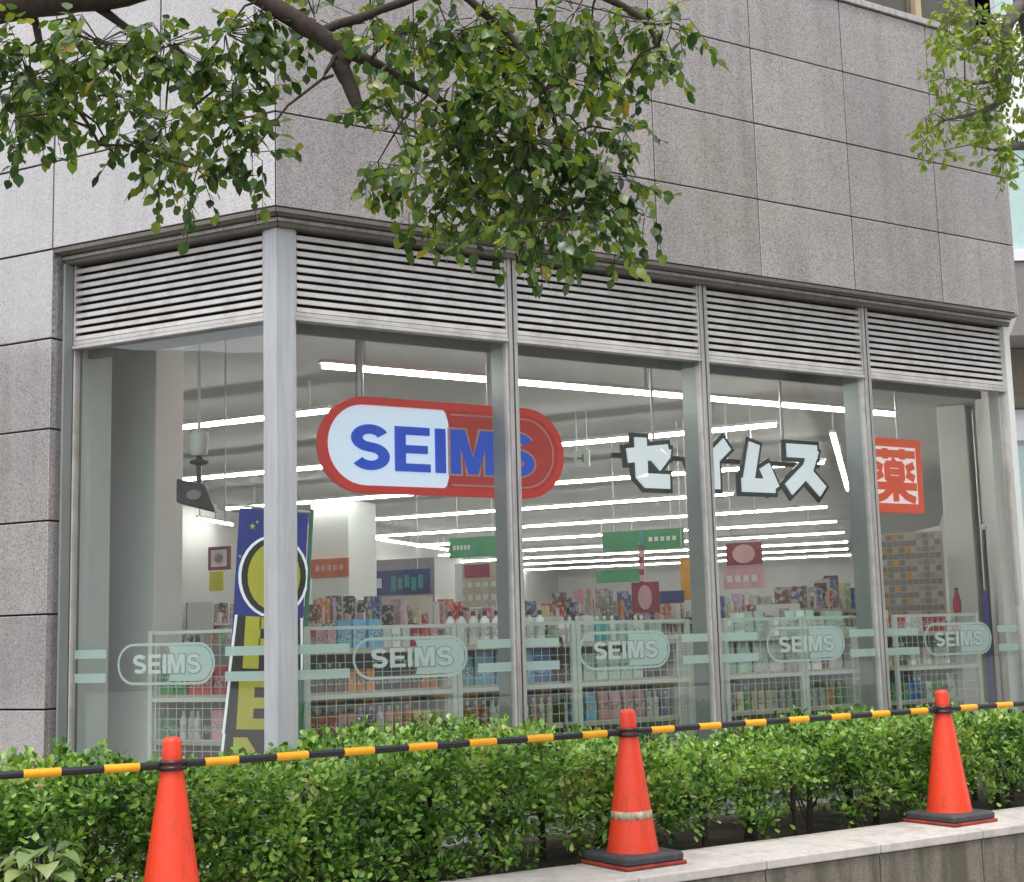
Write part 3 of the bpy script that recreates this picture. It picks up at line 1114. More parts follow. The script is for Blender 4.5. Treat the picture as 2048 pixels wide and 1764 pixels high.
# ---- hanging camera by the white column
t = thing('hanging_camera', (-.05, 1.26, 1.0), 'black and white camera unit hung from the ceiling beside the white column', 'camera')
mb = MB()
mb.lathe((-.07, 1.24, 1.255), [(.045, 0), (.055, .01), (.062, .15), (.05, .165), (.02, .185)], 16)
mb.build('white_housing', 'white', t)
mb = MB()
mb.tube([(-.07, 1.24, 1.43), (-.07, 1.24, HC)], .012, 8)
mb.build('hanger_rod', 'white', t)
mb = MB()
mb.lathe((-.07, 1.24, 1.19), [(.02, 0), (.065, .015), (.065, .03), (.02, .045), (.02, .07)], 16)
mb.build('mount_plate', 'black', t)
mb = MB()
mb.tube([(-.07, 1.24, 1.00), (-.07, 1.24, 1.21)], .018, 8)
mb.build('stem', 'black', t)
mb = MB()
F = Frame((-.06, 1.26, 0), Vector((.86, -.5, 0)), Vector((.5, .86, 0)))
mb.hexa([F(-.14, -.08, .94), F(.12, -.06, .87), F(.12, .06, .87), F(-.14, .08, .94), F(-.14, -.08, 1.10), F(.04, -.05, 1.06), F(.04, .05, 1.06), F(-.14, .08, 1.10)])
mb.build('camera_body', 'black', t, bevel=.012)
mb = MB()
mb.prism([F(-.02 + .05 * math.cos(q * PI / 6), -.095, .985 + .035 * math.sin(q * PI / 6)) for q in range(12)], F.ey * .02)
mb.build('lens', 'officeglass', t)
t = thing('hanging_cable', (.12, 1.15, 1.2), 'thin grey cable hanging from a ceiling disc left of the corner post', 'cable')
mb = MB()
mb.tube([(.10, 1.20, .80), (.10, 1.20, HC - .01)], .006, 6)
mb.build('wire', 'alu', t)
mb = MB()
mb.lathe((.10, 1.20, HC - .03), [(.02, 0), (.07, .012), (.07, .028)], 14)
mb.build('rose', 'bulkhead', t)

# ---- boards and signs further inside, square to the shop's own axes
def board(name, w, v, z, wd, h, mat, label, cat='sign', group=None, hang=True, prints=(), th=.03, rot=0.0):
    c = FS(w, v, z)
    t = thing(name, c, label, cat, group)
    e = Vector((-DL.x, -DL.y, 0))
    e = Matrix.Rotation(rot, 3, 'Z') @ e
    F = Frame((c.x, c.y, 0), e, Vector((-e.y, e.x, 0)))
    mb = MB()
    mb.box(F, -wd / 2, wd / 2, 0, th, z - h / 2, z + h / 2)
    mb.build('board', mat, t)
    for (kind, mt, x0, x1, y0, y1) in prints:
        mb = MB()
        if kind == 'disc':
            mb.prism([F((x0 + x1) / 2 * wd + (x1 - x0) / 2 * wd * math.cos(q * PI / 12), -.006, z + (y0 + y1) / 2 * h + (y1 - y0) / 2 * h * math.sin(q * PI / 12)) for q in range(24)], F.ey * .004)
        else:
            mb.box(F, x0 * wd, x1 * wd, -.006, -.002, z + y0 * h, z + y1 * h)
        mb.build('print', mt, t)
    if hang:
        for s in (-.35, .35):
            mb = MB()
            mb.tube([F(s * wd, th / 2, z + h / 2), F(s * wd, th / 2, HC - .01)], .006, 5)
            mb.build('hanger_wire', 'alu', t)
    return t
GR = 'green aisle signs hung from the ceiling'
tx = lambda y0, y1, n=6, a=-.40, b=.40: [('bar', 'white', a + (b - a) * i / n, a + (b - a) * (i + .62) / n, y0, y1) for i in range(n)]
board('aisle_sign', 8.0, 3.01, 1.06, .68, .24, 'green', 'hanging green aisle sign left of the first aluminium mullion', 'sign', GR, True, [('bar', 'teal', -.02, .02, -.5, .5)] + tx(-.1, .12, 5, -.42, -.06))
board('aisle_sign', 8.0, .86, 1.03, .98, .22, 'green', 'largest hanging green aisle sign, below the first katakana letter', 'sign', GR, True, [('bar', 'teal', -.03, .03, -.5, .5)] + tx(-.1, .12, 5, .08, .44))
board('aisle_sign', 15.3, 4.22, .95, .80, .21, 'green', 'lower and farther green aisle sign deep in the shop', 'sign', GR)
board('exit_sign', 5.76, .58, 1.71, .16, .16, 'white', 'small pale square exit sign between capsule sign and katakana letters', 'sign', None, True, [('bar', 'green', -.28, .05, -.05, .08), ('bar', 'green', .05, .16, -.22, .25)])
RG = 'maroon promotion signs above the shelves'
board('promotion_sign', 6.6, -.76, .74, .36, .22, 'maroon', 'maroon promotion sign with pale disc behind the third right pane', 'sign', RG, True, [('disc', 'pink', -.32, .32, -.42, .42)])
board('promotion_sign', 6.2, .14, .34, .28, .30, 'maroon', 'maroon promotion sign with pale oval standing above the second pane shelves', 'sign', RG, False, [('disc', 'pink', -.26, .26, -.40, .40)])
board('poster', 6.62, -.74, .51, .42, .22, 'pink', 'pale pink poster under the maroon sign in the third right pane', 'poster', None, False, tx(-.2, .1, 4))
board('pop_sign', 11.9, 6.62, .86, 1.43, .38, 'navy', 'blue lettered sign above the far shelves, right of the white pillar', 'sign', None, True, [('bar', 'bluewhite', -.46 + i * .1, -.40 + i * .1, -.3 + .1 * (i % 2), .2 + .1 * (i % 3)) for i in range(4)] + [('bar', 'teal', .02 + i * .085, .08 + i * .085, -.35 + .07 * (i % 3), .28 - .09 * (i % 2)) for i in range(5)])
board('wall_panel', 12.7, 7.14, .72, 1.7, 1.10, 'lilac', 'grey recessed wall panel behind the blue lettered sign', 'panel', None, False)
board('beige_header', 11.86, 6.60, .55, 1.5, .20, 'beige', 'beige shelf header board under the blue lettered sign', 'board', None, False)
board('framed_notice', 10.6, 8.89, 1.30, .42, .36, 'maroon', 'small framed notice on the left wall behind the banner', 'notice', None, False, [('bar', 'bluewhite', -.36, .36, -.36, .36), ('disc', 'pink', -.2, .2, -.22, .22)])
board('yellow_notice', 10.58, 8.93, .95, .26, .30, 'yellow', 'yellow paper notice under the framed notice', 'notice', None, False)
board('price_sign', 9.0, 3.49, .65, .70, .56, 'beige', 'white price board with a maroon corner left of the first mullion', 'sign', None, False, [('bar', 'maroon', -.30, .22, .16, .46), ('bar', 'bluewhite', -.5, -.34, -.5, .5)] + tx(-.05, .06, 5) + tx(-.35, -.22, 5))
board('pennant', 7.3, .11, .54, .11, .44, 'amber', 'narrow amber pennant behind the second mullion', 'pennant', None, True)
board('navy_sign', 7.25, .28, .36, .30, .13, 'navy', 'small navy shelf sign beside the maroon oval sign', 'sign', None, False)
board('round_sign', 10.0, 5.94, .43, .37, .24, 'green', 'green shelf talker below the orange pillar band', 'sign', None, False, [('disc', 'yellow', -.3, .3, -.35, .2)])
board('teal_sign', 9.7, 6.40, .44, .23, .26, 'teal', 'teal round sign against the white pillar foot', 'sign', None, False)
board('striped_post', 8.0, .88, .72, .06, .55, 'pink', 'thin pink striped pole sign under the largest green aisle sign', 'sign', None, False, [('bar', 'maroon', -.5, .5, -.4 + i * .25, -.28 + i * .25) for i in range(4)])
t = board('price_poster', 7.7, -2.16, .50, .62, .86, 'beige', 'tall patterned price poster beside the white column at the right', 'poster', None, False)
F = Frame((FS(7.7, -2.16).x, FS(7.7, -2.16).y, 0), -DL, ML)
for j in range(13):
    for i in range(10):
        mb = MB()
        x0, y0 = -.30 + i * .06, .08 + j * .065
        mb.box(F, x0, x0 + .052, -.005, -.001, y0, y0 + .054)
        q = (i * 7 + j * 5 + i * j) % 4
        mb.build('price_cell', ('beige', 'greybrown', 'amber', 'greybrown')[q] if i < 5 else ('lilac', 'greybrown', 'lilac', 'beige')[q], t)

TREE_A = [
    (-2.039, -2.337, 2.271, 0.180, 0.160, 80),
    (-1.836, -2.604, 2.357, 0.235, 0.118, 80),
    (-1.548, -2.520, 2.449, 0.245, 0.123, 80),
    (-1.407, -2.830, 2.401, 0.178, 0.119, 60),
    (-2.111, -2.420, 2.064, 0.078, 0.098, 22),
    (-1.907, -2.276, 2.361, 0.164, 0.123, 53),
    (-1.577, -1.996, 2.392, 0.153, 0.131, 47),
    (-1.433, -2.174, 2.244, 0.173, 0.129, 53),
    (-1.433, -2.177, 2.053, 0.129, 0.107, 33),
    (-1.454, -2.649, 1.854, 0.090, 0.080, 20),
    (-1.256, -2.542, 2.283, 0.125, 0.083, 27),
    (-1.287, -2.734, 2.062, 0.111, 0.111, 34),
    (-1.421, -2.758, 2.114, 0.119, 0.099, 33),
    (-1.304, -2.857, 1.886, 0.069, 0.069, 14),
    (-1.290, -2.852, 2.438, 0.080, 0.090, 20),
    (-1.591, -1.940, 2.156, 0.055, 0.044, 6),
    (-1.997, -1.830, 2.462, 0.108, 0.130, 33),
    (-1.808, -1.936, 2.257, 0.054, 0.054, 7),
]
TREE_B = [
    (-0.685, -2.661, 2.666, 0.174, 0.130, 64),
    (-0.835, -3.308, 2.335, 0.136, 0.136, 65),
    (-0.643, -3.284, 2.385, 0.159, 0.119, 64),
    (-0.332, -3.076, 2.466, 0.189, 0.168, 96),
    (-0.095, -3.103, 2.572, 0.215, 0.129, 80),
    (0.163, -3.112, 2.623, 0.219, 0.154, 93),
    (0.382, -3.223, 2.672, 0.176, 0.110, 53),
    (-0.044, -3.935, 2.297, 0.076, 0.085, 24),
    (0.266, -3.462, 2.375, 0.084, 0.084, 21),
    (0.186, -3.321, 2.345, 0.106, 0.085, 27),
    (-0.129, -3.331, 2.281, 0.206, 0.144, 93),
    (-0.536, -3.475, 2.089, 0.212, 0.116, 88),
    (-0.540, -3.090, 2.117, 0.225, 0.123, 88),
    (-0.918, -3.330, 1.950, 0.104, 0.114, 44),
    (-0.563, -2.472, 2.111, 0.078, 0.100, 21),
    (-0.474, -2.610, 2.061, 0.176, 0.132, 64),
    (-0.440, -3.031, 1.960, 0.228, 0.166, 117),
    (-0.356, -3.400, 1.922, 0.218, 0.158, 117),
    (0.199, -2.997, 2.210, 0.177, 0.133, 64),
    (0.134, -3.375, 2.076, 0.094, 0.094, 27),
    (-0.362, -2.626, 1.867, 0.121, 0.110, 37),
    (-0.175, -2.785, 1.850, 0.241, 0.131, 88),
    (-0.155, -3.230, 1.773, 0.227, 0.165, 117),
    (-0.030, -3.425, 1.736, 0.142, 0.121, 56),
    (0.204, -3.332, 1.753, 0.084, 0.105, 27),
    (-0.400, -3.149, 1.593, 0.162, 0.061, 32),
    (-0.336, -3.525, 1.486, 0.173, 0.067, 42),
    (-0.065, -3.514, 1.543, 0.119, 0.069, 28),
    (0.381, -3.167, 1.778, 0.076, 0.065, 14),
    (-0.482, -3.570, 1.378, 0.028, 0.056, 6),
    (-0.234, -3.723, 1.390, 0.038, 0.047, 7),
    (-0.374, -3.071, 2.592, 0.168, 0.105, 53),
    (-0.243, -3.580, 2.437, 0.177, 0.079, 48),
    (-1.004, -2.793, 2.566, 0.103, 0.083, 27),
]
TREE_C = [
    (4.459, -1.494, 4.237, 0.177, 0.159, 54),
    (4.536, -1.691, 4.212, 0.210, 0.140, 57),
    (4.843, -1.111, 4.256, 0.130, 0.112, 25),
    (4.344, -1.699, 3.914, 0.207, 0.103, 43),
    (4.686, -1.689, 4.134, 0.141, 0.211, 57),
    (4.243, -1.595, 3.715, 0.172, 0.121, 42),
    (4.761, -1.421, 3.801, 0.216, 0.108, 43),
    (4.589, -1.743, 3.837, 0.139, 0.139, 38),
    (4.255, -1.388, 3.517, 0.105, 0.070, 14),
    (4.707, -1.224, 3.632, 0.182, 0.109, 36),
    (4.554, -1.613, 3.495, 0.209, 0.122, 50),
    (4.403, -1.220, 3.395, 0.054, 0.071, 7),
    (4.809, -1.074, 3.469, 0.074, 0.092, 12),
    (4.537, -1.810, 3.160, 0.136, 0.085, 24),
    (4.441, -1.817, 3.283, 0.136, 0.085, 24),
    (4.696, -1.868, 3.849, 0.138, 0.207, 57),
    (5.246, -1.642, 4.271, 0.219, 0.219, 86),
    (5.157, -1.645, 3.534, 0.215, 0.215, 86),
    (4.798, -1.806, 3.131, 0.138, 0.104, 29),
    (5.111, -1.994, 3.775, 0.279, 0.279, 152),
]
LIMB_1 = [ (-2.807, -1.178, 2.565, 0.114), (-2.339, -1.720, 2.638, 0.086), (-2.092, -2.002, 2.691, 0.073), (-1.919, -2.224, 2.661, 0.065), (-1.687, -2.427, 2.655, 0.050), (-1.446, -2.647, 2.721, 0.041) ]
LIMB_2 = [ (-1.446, -2.647, 2.721, 0.037), (-1.268, -2.798, 2.596, 0.038), (-1.198, -2.887, 2.507, 0.040), (-1.066, -2.954, 2.412, 0.038), (-0.968, -3.002, 2.334, 0.042) ]
LIMB_3 = [ (-0.968, -3.002, 2.334, 0.040), (-0.991, -3.003, 2.279, 0.038), (-0.959, -3.011, 2.205, 0.032), (-0.937, -3.034, 2.117, 0.026), (-0.918, -3.047, 2.052, 0.020) ]
LIMB_4 = [ (-0.968, -3.002, 2.334, 0.030), (-0.803, -2.984, 2.319, 0.018), (-0.578, -2.992, 2.240, 0.017), (-0.441, -3.061, 2.134, 0.012), (-0.303, -3.128, 2.017, 0.008) ]
LIMB_5 = [ (-1.984, -2.067, 2.677, 0.019), (-1.920, -2.075, 2.477, 0.013), (-1.822, -2.108, 2.307, 0.011), (-1.731, -2.244, 2.060, 0.006) ]
LIMB_6 = [ (-1.795, -2.299, 2.647, 0.021), (-1.648, -2.371, 2.529, 0.015), (-1.537, -2.421, 2.403, 0.010), (-1.434, -2.466, 2.287, 0.008), (-1.325, -2.495, 2.048, 0.004) ]
LIMB_7 = [ (-0.578, -2.992, 2.240, 0.015), (-0.522, -3.017, 2.177, 0.012), (-0.470, -3.024, 2.022, 0.010), (-0.380, -3.044, 1.793, 0.006) ]
LIMB_8 = [ (-1.066, -2.954, 2.412, 0.020), (-0.814, -3.013, 2.541, 0.018), (-0.530, -3.094, 2.680, 0.019) ]
LIMB_9 = [ (-0.530, -3.094, 2.680, 0.019), (-0.326, -3.190, 2.489, 0.017), (-0.173, -3.245, 2.238, 0.012), (-0.087, -3.248, 1.928, 0.008), (-0.041, -3.241, 1.701, 0.006) ]
LIMB_10 = [ (-1.446, -2.647, 2.721, 0.027), (-0.536, -3.110, 2.803, 0.025), (-0.090, -3.369, 2.687, 0.019), (0.165, -3.500, 2.515, 0.012), (0.244, -3.523, 2.348, 0.006) ]
TWIG_1 = [ (-1.018, -3.014, 2.303, 0.010), (-1.079, -3.029, 2.190, 0.008), (-1.042, -3.054, 2.204, 0.006) ]
T2_TRUNK = [ (6.571, -1.106, -2.446, 0.224), (6.193, -1.406, 0.141, 0.170), (5.728, -1.644, 2.681, 0.139), (5.350, -1.669, 3.559, 0.109), (4.970, -1.713, 4.562, 0.079), (4.820, -1.711, 5.134, 0.057) ]
T2_A = [ (5.006, -1.718, 4.455, 0.050), (4.822, -1.676, 4.168, 0.046), (4.841, -1.648, 3.922, 0.039), (4.842, -1.606, 3.659, 0.025) ]
T2_B = [ (4.833, -1.649, 3.957, 0.025), (4.678, -1.643, 3.781, 0.018), (4.438, -1.601, 3.714, 0.010) ]
T2_C = [ (4.841, -1.608, 3.676, 0.021), (4.615, -1.567, 3.557, 0.018), (4.331, -1.496, 3.476, 0.010) ]
T2_D = [ (5.350, -1.669, 3.559, 0.043), (5.090, -1.598, 3.388, 0.025), (4.798, -1.525, 3.326, 0.014) ]

# ------------------------------------------------------------------ wire racks behind the glass
def wire_rack(F, a0, a1, n, top, label, mid=-.355):
    c = F((a0 + a1) / 2, n)
    t = thing('wire_rack', (c.x, c.y, FLR), label, 'wire rack', 'cream wire racks standing behind the panes')
    for s in (a0, a1):
        mb = MB()
        mb.box(F, s - .017, s + .017, n - .015, n + .015, FLR, top)
        mb.build('upright', 'rackwire', t)
    for z in (top - .012, mid, FLR + .50, FLR + .08):
        mb = MB()
        mb.box(F, a0 + .018, a1 - .018, n - .012, n + .012, z - .011, z + .011)
        mb.build('rail', 'rackwire', t)
    mb = MB()
    k = int((a1 - a0) / .065)
    for i in range(1, k):
        s = a0 + (a1 - a0) * i / k
        mb.box(F, s - .0017, s + .0017, n - .0017, n + .0017, FLR + .09, top - .03)
    k = int((top - FLR - .1) / .065)
    for i in range(1, k):
        z = FLR + .09 + (top - FLR - .12) * i / k
        mb.box(F, a0 + .018, a1 - .018, n + .0019, n + .0052, z - .0017, z + .0017)
    mb.build('wire_mesh', 'rackwire', t)
wire_rack(FLt, .46, 1.30, .34, .09, 'cream wire rack behind the left window, beside the blue banner')
for a0, a1, lab in ((.33, 1.38, 'cream wire rack behind the first right pane, next to the corner post'),
                    (1.42, 2.34, 'cream wire rack straddling the first mullion'),
                    (2.38, 3.36, 'cream wire rack behind the second right pane'),
                    (3.72, 4.48, 'cream wire rack behind the third right pane, left one'),
                    (4.52, 5.16, 'cream wire rack behind the third right pane, right one'),
                    (5.52, 6.50, 'cream wire rack behind the last right pane')):
    wire_rack(FR, a0, a1, .38, .09, lab)

# ------------------------------------------------------------------ shelves and goods
PAL = {
    'red': (.42, .03, .04), 'pink': (.60, .26, .34), 'yellow': (.55, .42, .05), 'orange': (.55, .17, .04), 'purple': (.25, .10, .32),
    'blue': (.03, .16, .50), 'sky blue': (.16, .42, .62), 'teal': (.04, .32, .34), 'white': (.62, .62, .60), 'cream': (.55, .48, .36),
    'green': (.06, .26, .08), 'black': (.03, .03, .035), 'brown': (.16, .075, .035), 'pale green': (.42, .56, .46), 'grey': (.28, .28, .30)}
def pack_mat(name, col):
    """a printed pack: body colour with a paler label block and small blotches of print"""
    m, t, b, o = new_mat('pack_' + name)
    tc = N(t, 'ShaderNodeTexCoord')
    sx = N(t, 'ShaderNodeSeparateXYZ')
    t.links.new(tc.outputs['Generated'], sx.inputs[0])
    band = ramp(t, sx.outputs[2], [(0.0, (0, 0, 0)), (0.28, (0, 0, 0)), (0.30, (1, 1, 1)), (0.62, (1, 1, 1)), (0.64, (0, 0, 0)), (1.0, (0, 0, 0))])
    pr = ramp(t, noise(t, 70, 2, .6), [(0.48, (0, 0, 0)), (0.54, (1, 1, 1))])
    lab = mixc(t, pr, tuple(min(1, c * .4 + .38) for c in col), tuple(c * .45 for c in col))
    oi = N(t, 'ShaderNodeObjectInfo')
    body = mixc(t, 1.0, col, ramp(t, oi.outputs['Random'], [(0.0, (.7, .7, .7)), (1.0, (1.25, 1.25, 1.25))]), 'MULTIPLY')
    fac = N(t, 'ShaderNodeMath', operation='MULTIPLY')
    t.links.new(band, fac.inputs[0])
    fac.inputs[1].default_value = .85
    t.links.new(mixc(t, fac.outputs[0], body, lab), b.inputs['Base Color'])
    b.inputs['Roughness'].default_value = .35
    return m
PM = {k: pack_mat(k.replace(' ', '_'), tuple(min(.8, c * 1.25) for c in v)) for k, v in PAL.items()}

def bottle_mesh(r, h):
    mb = MB()
    mb.lathe((0, 0, 0), [(r * .9, 0), (r, .01), (r, h * .62), (r * .85, h * .74), (r * .38, h * .82), (r * .38, h * .86)], 12)
    return mb
def cap_mesh(r, h):
    mb = MB()
    mb.lathe((0, 0, h * .86), [(r * .46, 0), (r * .46, h * .12), (r * .36, h * .14)], 10)
    return mb
def carton_mesh(w, d, h):
    mb = MB()
    F = Frame((0, 0, 0), (1, 0, 0), (0, 1, 0))
    mb.box(F, -w / 2, w / 2, -d / 2, d / 2, 0, h)
    return mb
def pouch_mesh(w, d, h):
    mb = MB()
    prof = [(0, 1, .5), (.12, 1.0, 1.0), (.55, .97, .85), (.85, .93, .3), (1.0, .95, .04)]
    vs, fs = [], []
    for z, kx, ky in prof:
        for q in range(10):
            cx, cy = math.cos(2 * PI * q / 10), math.sin(2 * PI * q / 10)
            vs.append((math.copysign(abs(cx) ** .6, cx) * w / 2 * kx, math.copysign(abs(cy) ** .8, cy) * d / 2 * ky, z * h))
    for i in range(4):
        for q in range(10):
            fs.append((i * 10 + q, i * 10 + (q + 1) % 10, i * 10 + 10 + (q + 1) % 10, i * 10 + 10 + q))
    mb.add(vs, fs, True)
    mb.add(vs[40:], [tuple(range(10))])
    mb.add(vs[:10], [tuple(range(10))[::-1]])
    return mb
MESHES = {}
def shared(kind, col, size):
    key = (kind, col, size)
    if key not in MESHES:
        r = random.Random(hash(size) % 97 + len(kind))
        if kind == 'bottle':
            rr, h = (.026, .185) if size == 0 else (.036, .235)
            MESHES[key] = (bottle_mesh(rr, h).mesh('bottle', PM[col]), cap_mesh(rr, h).mesh('cap', 'white' if col in ('blue', 'red', 'green', 'teal', 'purple') else 'black' if size else 'white'), rr * 2.2)
        elif kind == 'carton':
            w, d, h = (.056, .05, .145) if size == 0 else (.092, .06, .19)
            MESHES[key] = (carton_mesh(w, d, h).mesh('carton', PM[col]), None, w * 1.07)
        else:
            w, d, h = (.095, .07, .20) if size == 0 else (.15, .09, .235)
            MESHES[key] = (pouch_mesh(w, d, h).mesh('pouch', PM[col]), None, w * 1.04)
    return MESHES[key]
NAMES = {'bottle': 'product_bottle', 'carton': 'product_carton', 'pouch': 'product_pouch'}
WORDS = {'bottle': ('capped bottle', 'bottle'), 'carton': ('upright carton', 'carton'), 'pouch': ('refill pouch', 'pouch')}
def put(kind, col, size, p, rz, where, place):
    me, cm, w = shared(kind, col, size)
    o = bpy.data.objects.new(NAMES[kind], me)
    COL.objects.link(o)
    o.location = p
    o.rotation_euler = (0, 0, rz)
    plural = {'bottle': 'bottles', 'carton': 'cartons', 'pouch': 'pouches'}[kind]
    tag(o, '%s%s %s, %s, %s' % (('small ', 'big ')[size], col, WORDS[kind][0], where.replace('on the ', '', 1), place), WORDS[kind][1], '%s%s %s %s' % (('small ', 'big ')[size], col, plural, where))
    if cm:
        c = bpy.data.objects.new('cap', cm)
        COL.objects.link(c)
        c.parent = o
def shelf_unit(F, a0, a1, n0, n1, levels, top, label, group='shelf units inside the shop', name='shelf_unit'):
    c = F((a0 + a1) / 2, (n0 + n1) / 2)
    t = thing(name, (c.x, c.y, FLR), label, 'shelf', group)
    mb = MB()
    mb.box(F, a0, a1, n1 - .02, n1, FLR, top)
    mb.build('back_panel', 'shelfback', t)
    for s in (a0, a1 - .02):
        mb = MB()
        mb.box(F, s, s + .02, n0, n1 - .021, FLR, top)
        mb.build('end_panel', 'white', t)
    for z in levels:
        mb = MB()
        mb.box(F, a0 + .021, a1 - .021, n0, n1 - .021, z - .022, z)
        mb.build('shelf_board', 'beige', t)
        mb = MB()
        mb.box(F, a0 + .021, a1 - .021, n0 - .012, n0 - .001, z - .030, z + .008)
        mb.build('price_strip', 'beige', t)
    return t
def fill(F, a0, a1, n, z, rz, plan, where, dens=1.0):
    s = a0
    while s < a1 - .05:
        kind, col, size = rnd.choice(plan)
        run = rnd.randint(1, 3)
        for _ in range(run):
            w = shared(kind, col, size)[2]
            if s + w > a1:
                s = a1
                break
            p = F(s + w / 2, n + rnd.uniform(-.012, .012), z + .001)
            u = (s + w / 2 - a0) / (a1 - a0)
            put(kind, col, size, p, rz + rnd.uniform(-.1, .1), where, ('at its left end', 'left of its middle', 'right of its middle', 'at its right end')[min(3, int(u * 4))])
            s += w + rnd.uniform(.002, .012)
        s += rnd.uniform(0, .012)

b, c, q = 'bottle', 'carton', 'pouch'
LEV = [-1.18, -.88, -.62, -.335, -.06]
# left window shelf (seen through the wire rack)
shelf_unit(FLt, .36, 1.34, .48, .80, LEV[:4], .0, 'white shelf unit behind the left window rack')
fill(FLt, .39, 1.31, .56, LEV[2], R(-58), [(b, 'brown', 0), (b, 'orange', 0), (b, 'yellow', 0), (c, 'green', 0), (c, 'pink', 1), (c, 'black', 0), (b, 'white', 0)], 'on the lower shelf behind the left window')
fill(FLt, .39, 1.31, .56, LEV[3], R(-58), [(c, 'red', 1), (c, 'pink', 0), (c, 'white', 0), (c, 'green', 1), (b, 'teal', 0), (c, 'cream', 1)], 'on the upper shelf behind the left window')
zones = [
    (.42, 1.42, 'behind the first right pane', [[(c, 'pink', 0), (b, 'purple', 0), (c, 'red', 0), (b, 'orange', 0), (c, 'yellow', 0), (b, 'white', 0)],
                                                [(c, 'orange', 0), (c, 'yellow', 0), (b, 'red', 0), (c, 'black', 0), (b, 'brown', 0)],
                                                [(c, 'pink', 0), (c, 'white', 0), (c, 'red', 0), (c, 'sky blue', 1), (c, 'cream', 0)]]),
    (1.46, 2.32, 'round the first mullion', [[(b, 'pink', 0), (b, 'white', 0), (b, 'red', 0), (b, 'cream', 0)],
                                                         [(q, 'sky blue', 1), (q, 'blue', 1), (q, 'teal', 0), (q, 'blue', 0)],
                                                         [(q, 'teal', 0), (b, 'sky blue', 1), (b, 'blue', 0), (b, 'white', 1)]]),
    (2.38, 3.36, 'behind the second right pane', [[(b, 'purple', 0), (q, 'pink', 0), (b, 'white', 0), (b, 'blue', 0), (q, 'sky blue', 0)],
                                                   [(b, 'white', 1), (c, 'pale green', 1), (b, 'black', 1), (q, 'white', 0)],
                                                   [(b, 'white', 0), (c, 'pale green', 0), (b, 'teal', 0), (c, 'white', 1)]]),
    (3.70, 5.16, 'behind the third right pane', [[(c, 'cream', 0), (b, 'orange', 0), (c, 'grey', 0), (b, 'green', 0), (c, 'purple', 0)],
                                                  [(q, 'pale green', 1), (q, 'white', 1), (c, 'white', 1), (b, 'brown', 0), (q, 'white', 0)],
                                                  [(c, 'pale green', 1), (c, 'white', 0), (b, 'cream', 0), (q, 'pale green', 0)]]),
    (5.50, 6.46, 'behind the last right pane', [[(c, 'green', 0), (b, 'sky blue', 1), (c, 'white', 0), (q, 'white', 0), (b, 'blue', 0)],
                                                 [(c, 'cream', 0), (c, 'white', 0), (b, 'brown', 0), (c, 'pale green', 0)],
                                                 [(c, 'red', 0), (c, 'maroon' if 0 else 'pink', 0), (c, 'cream', 1), (c, 'white', 0)]])]
for a0, a1, where, plans in zones:
    shelf_unit(FR, a0 - .04, a1 + .04, .54, .90, LEV, -.02 if a0 < 5 else .0, 'white shelf unit ' + where)
    for lv, pl, nm in zip((2, 3, 4), plans, ('third shelf', 'second shelf', 'top shelf')):
        fill(FR, a0, a1, .62, LEV[lv], 0, pl, 'on the %s %s' % (nm, where))
# gondolas running back into the shop, with boxed goods too small to tell apart
def goods(F, spec, label):
    """spec: (a0, a1, n, z, hmin, hmax, colours)"""
    mb = MB()
    cols = sorted({cc for s in spec for cc in s[6]})
    for (a0, a1, n, z, h0, h1, cs) in spec:
        s = a0
        while s < a1:
            cc = rnd.choice(cs)
            mb.cur = cols.index(cc)
            w, h = rnd.uniform(.03, .085), rnd.uniform(h0 * .6, h1)
            for _ in range(rnd.randint(1, 3)):
                if rnd.random() < .85:
                    mb.box(F, s, s + w * .94, n + rnd.uniform(-.02, .02), n + .12, z + .002, z + h * rnd.uniform(.9, 1.05))
                s += w
    mb.m = [0] * len(mb.m)
    o = mb.build('shelf_goods', 'goods')
    return tag(o, label, 'goods', None, 'stuff')
MIX = ['red', 'pink', 'orange', 'white', 'cream', 'grey', 'brown', 'black', 'yellow', 'purple']
gi = 0
names = ['first long shelf row beside the right wall', 'second long shelf row, behind the maroon signs', 'third long shelf row in the middle of the shop', 'fourth long shelf row towards the left wall']
for v, w0, w1, top in ((-1.15, 5.6, 10.5, .22), (.75, 4.6, 12.5, .16), (2.9, 4.0, 13.5, .16), (5.0, 5.4, 14.5, .12)):
    shelf_unit(FS, w0, w1, v - .42, v, [-.65, -.35, -.06, top - .05], top, names[gi])
    spec = []
    for z in (-.65, -.35, -.06):
        spec.append((w0 + .05, w1 - .1, v - .36, z, .16, .25, MIX))
    spec.append((w0 + .05, w1 - .1, v - .30, top - .05, .12, .34, ['red', 'orange', 'white', 'pink', 'cream', 'grey', 'black']))
    goods(FS, spec, 'mixed boxed goods on the ' + names[gi])
    # end display facing the window
    F2 = Frame(FS(w0 - .42, v + .1), -DL, ML)
    shelf_unit(F2, 0, .85, 0, .36, [-.62, -.33, -.05], .10, 'window end display of the ' + names[gi].split(',')[0])
    goods(F2, [(.04, .80, .05, z, .14, .22, MIX) for z in (-.62, -.33, -.05)], 'goods on the window end display of the ' + names[gi])
    gi += 1
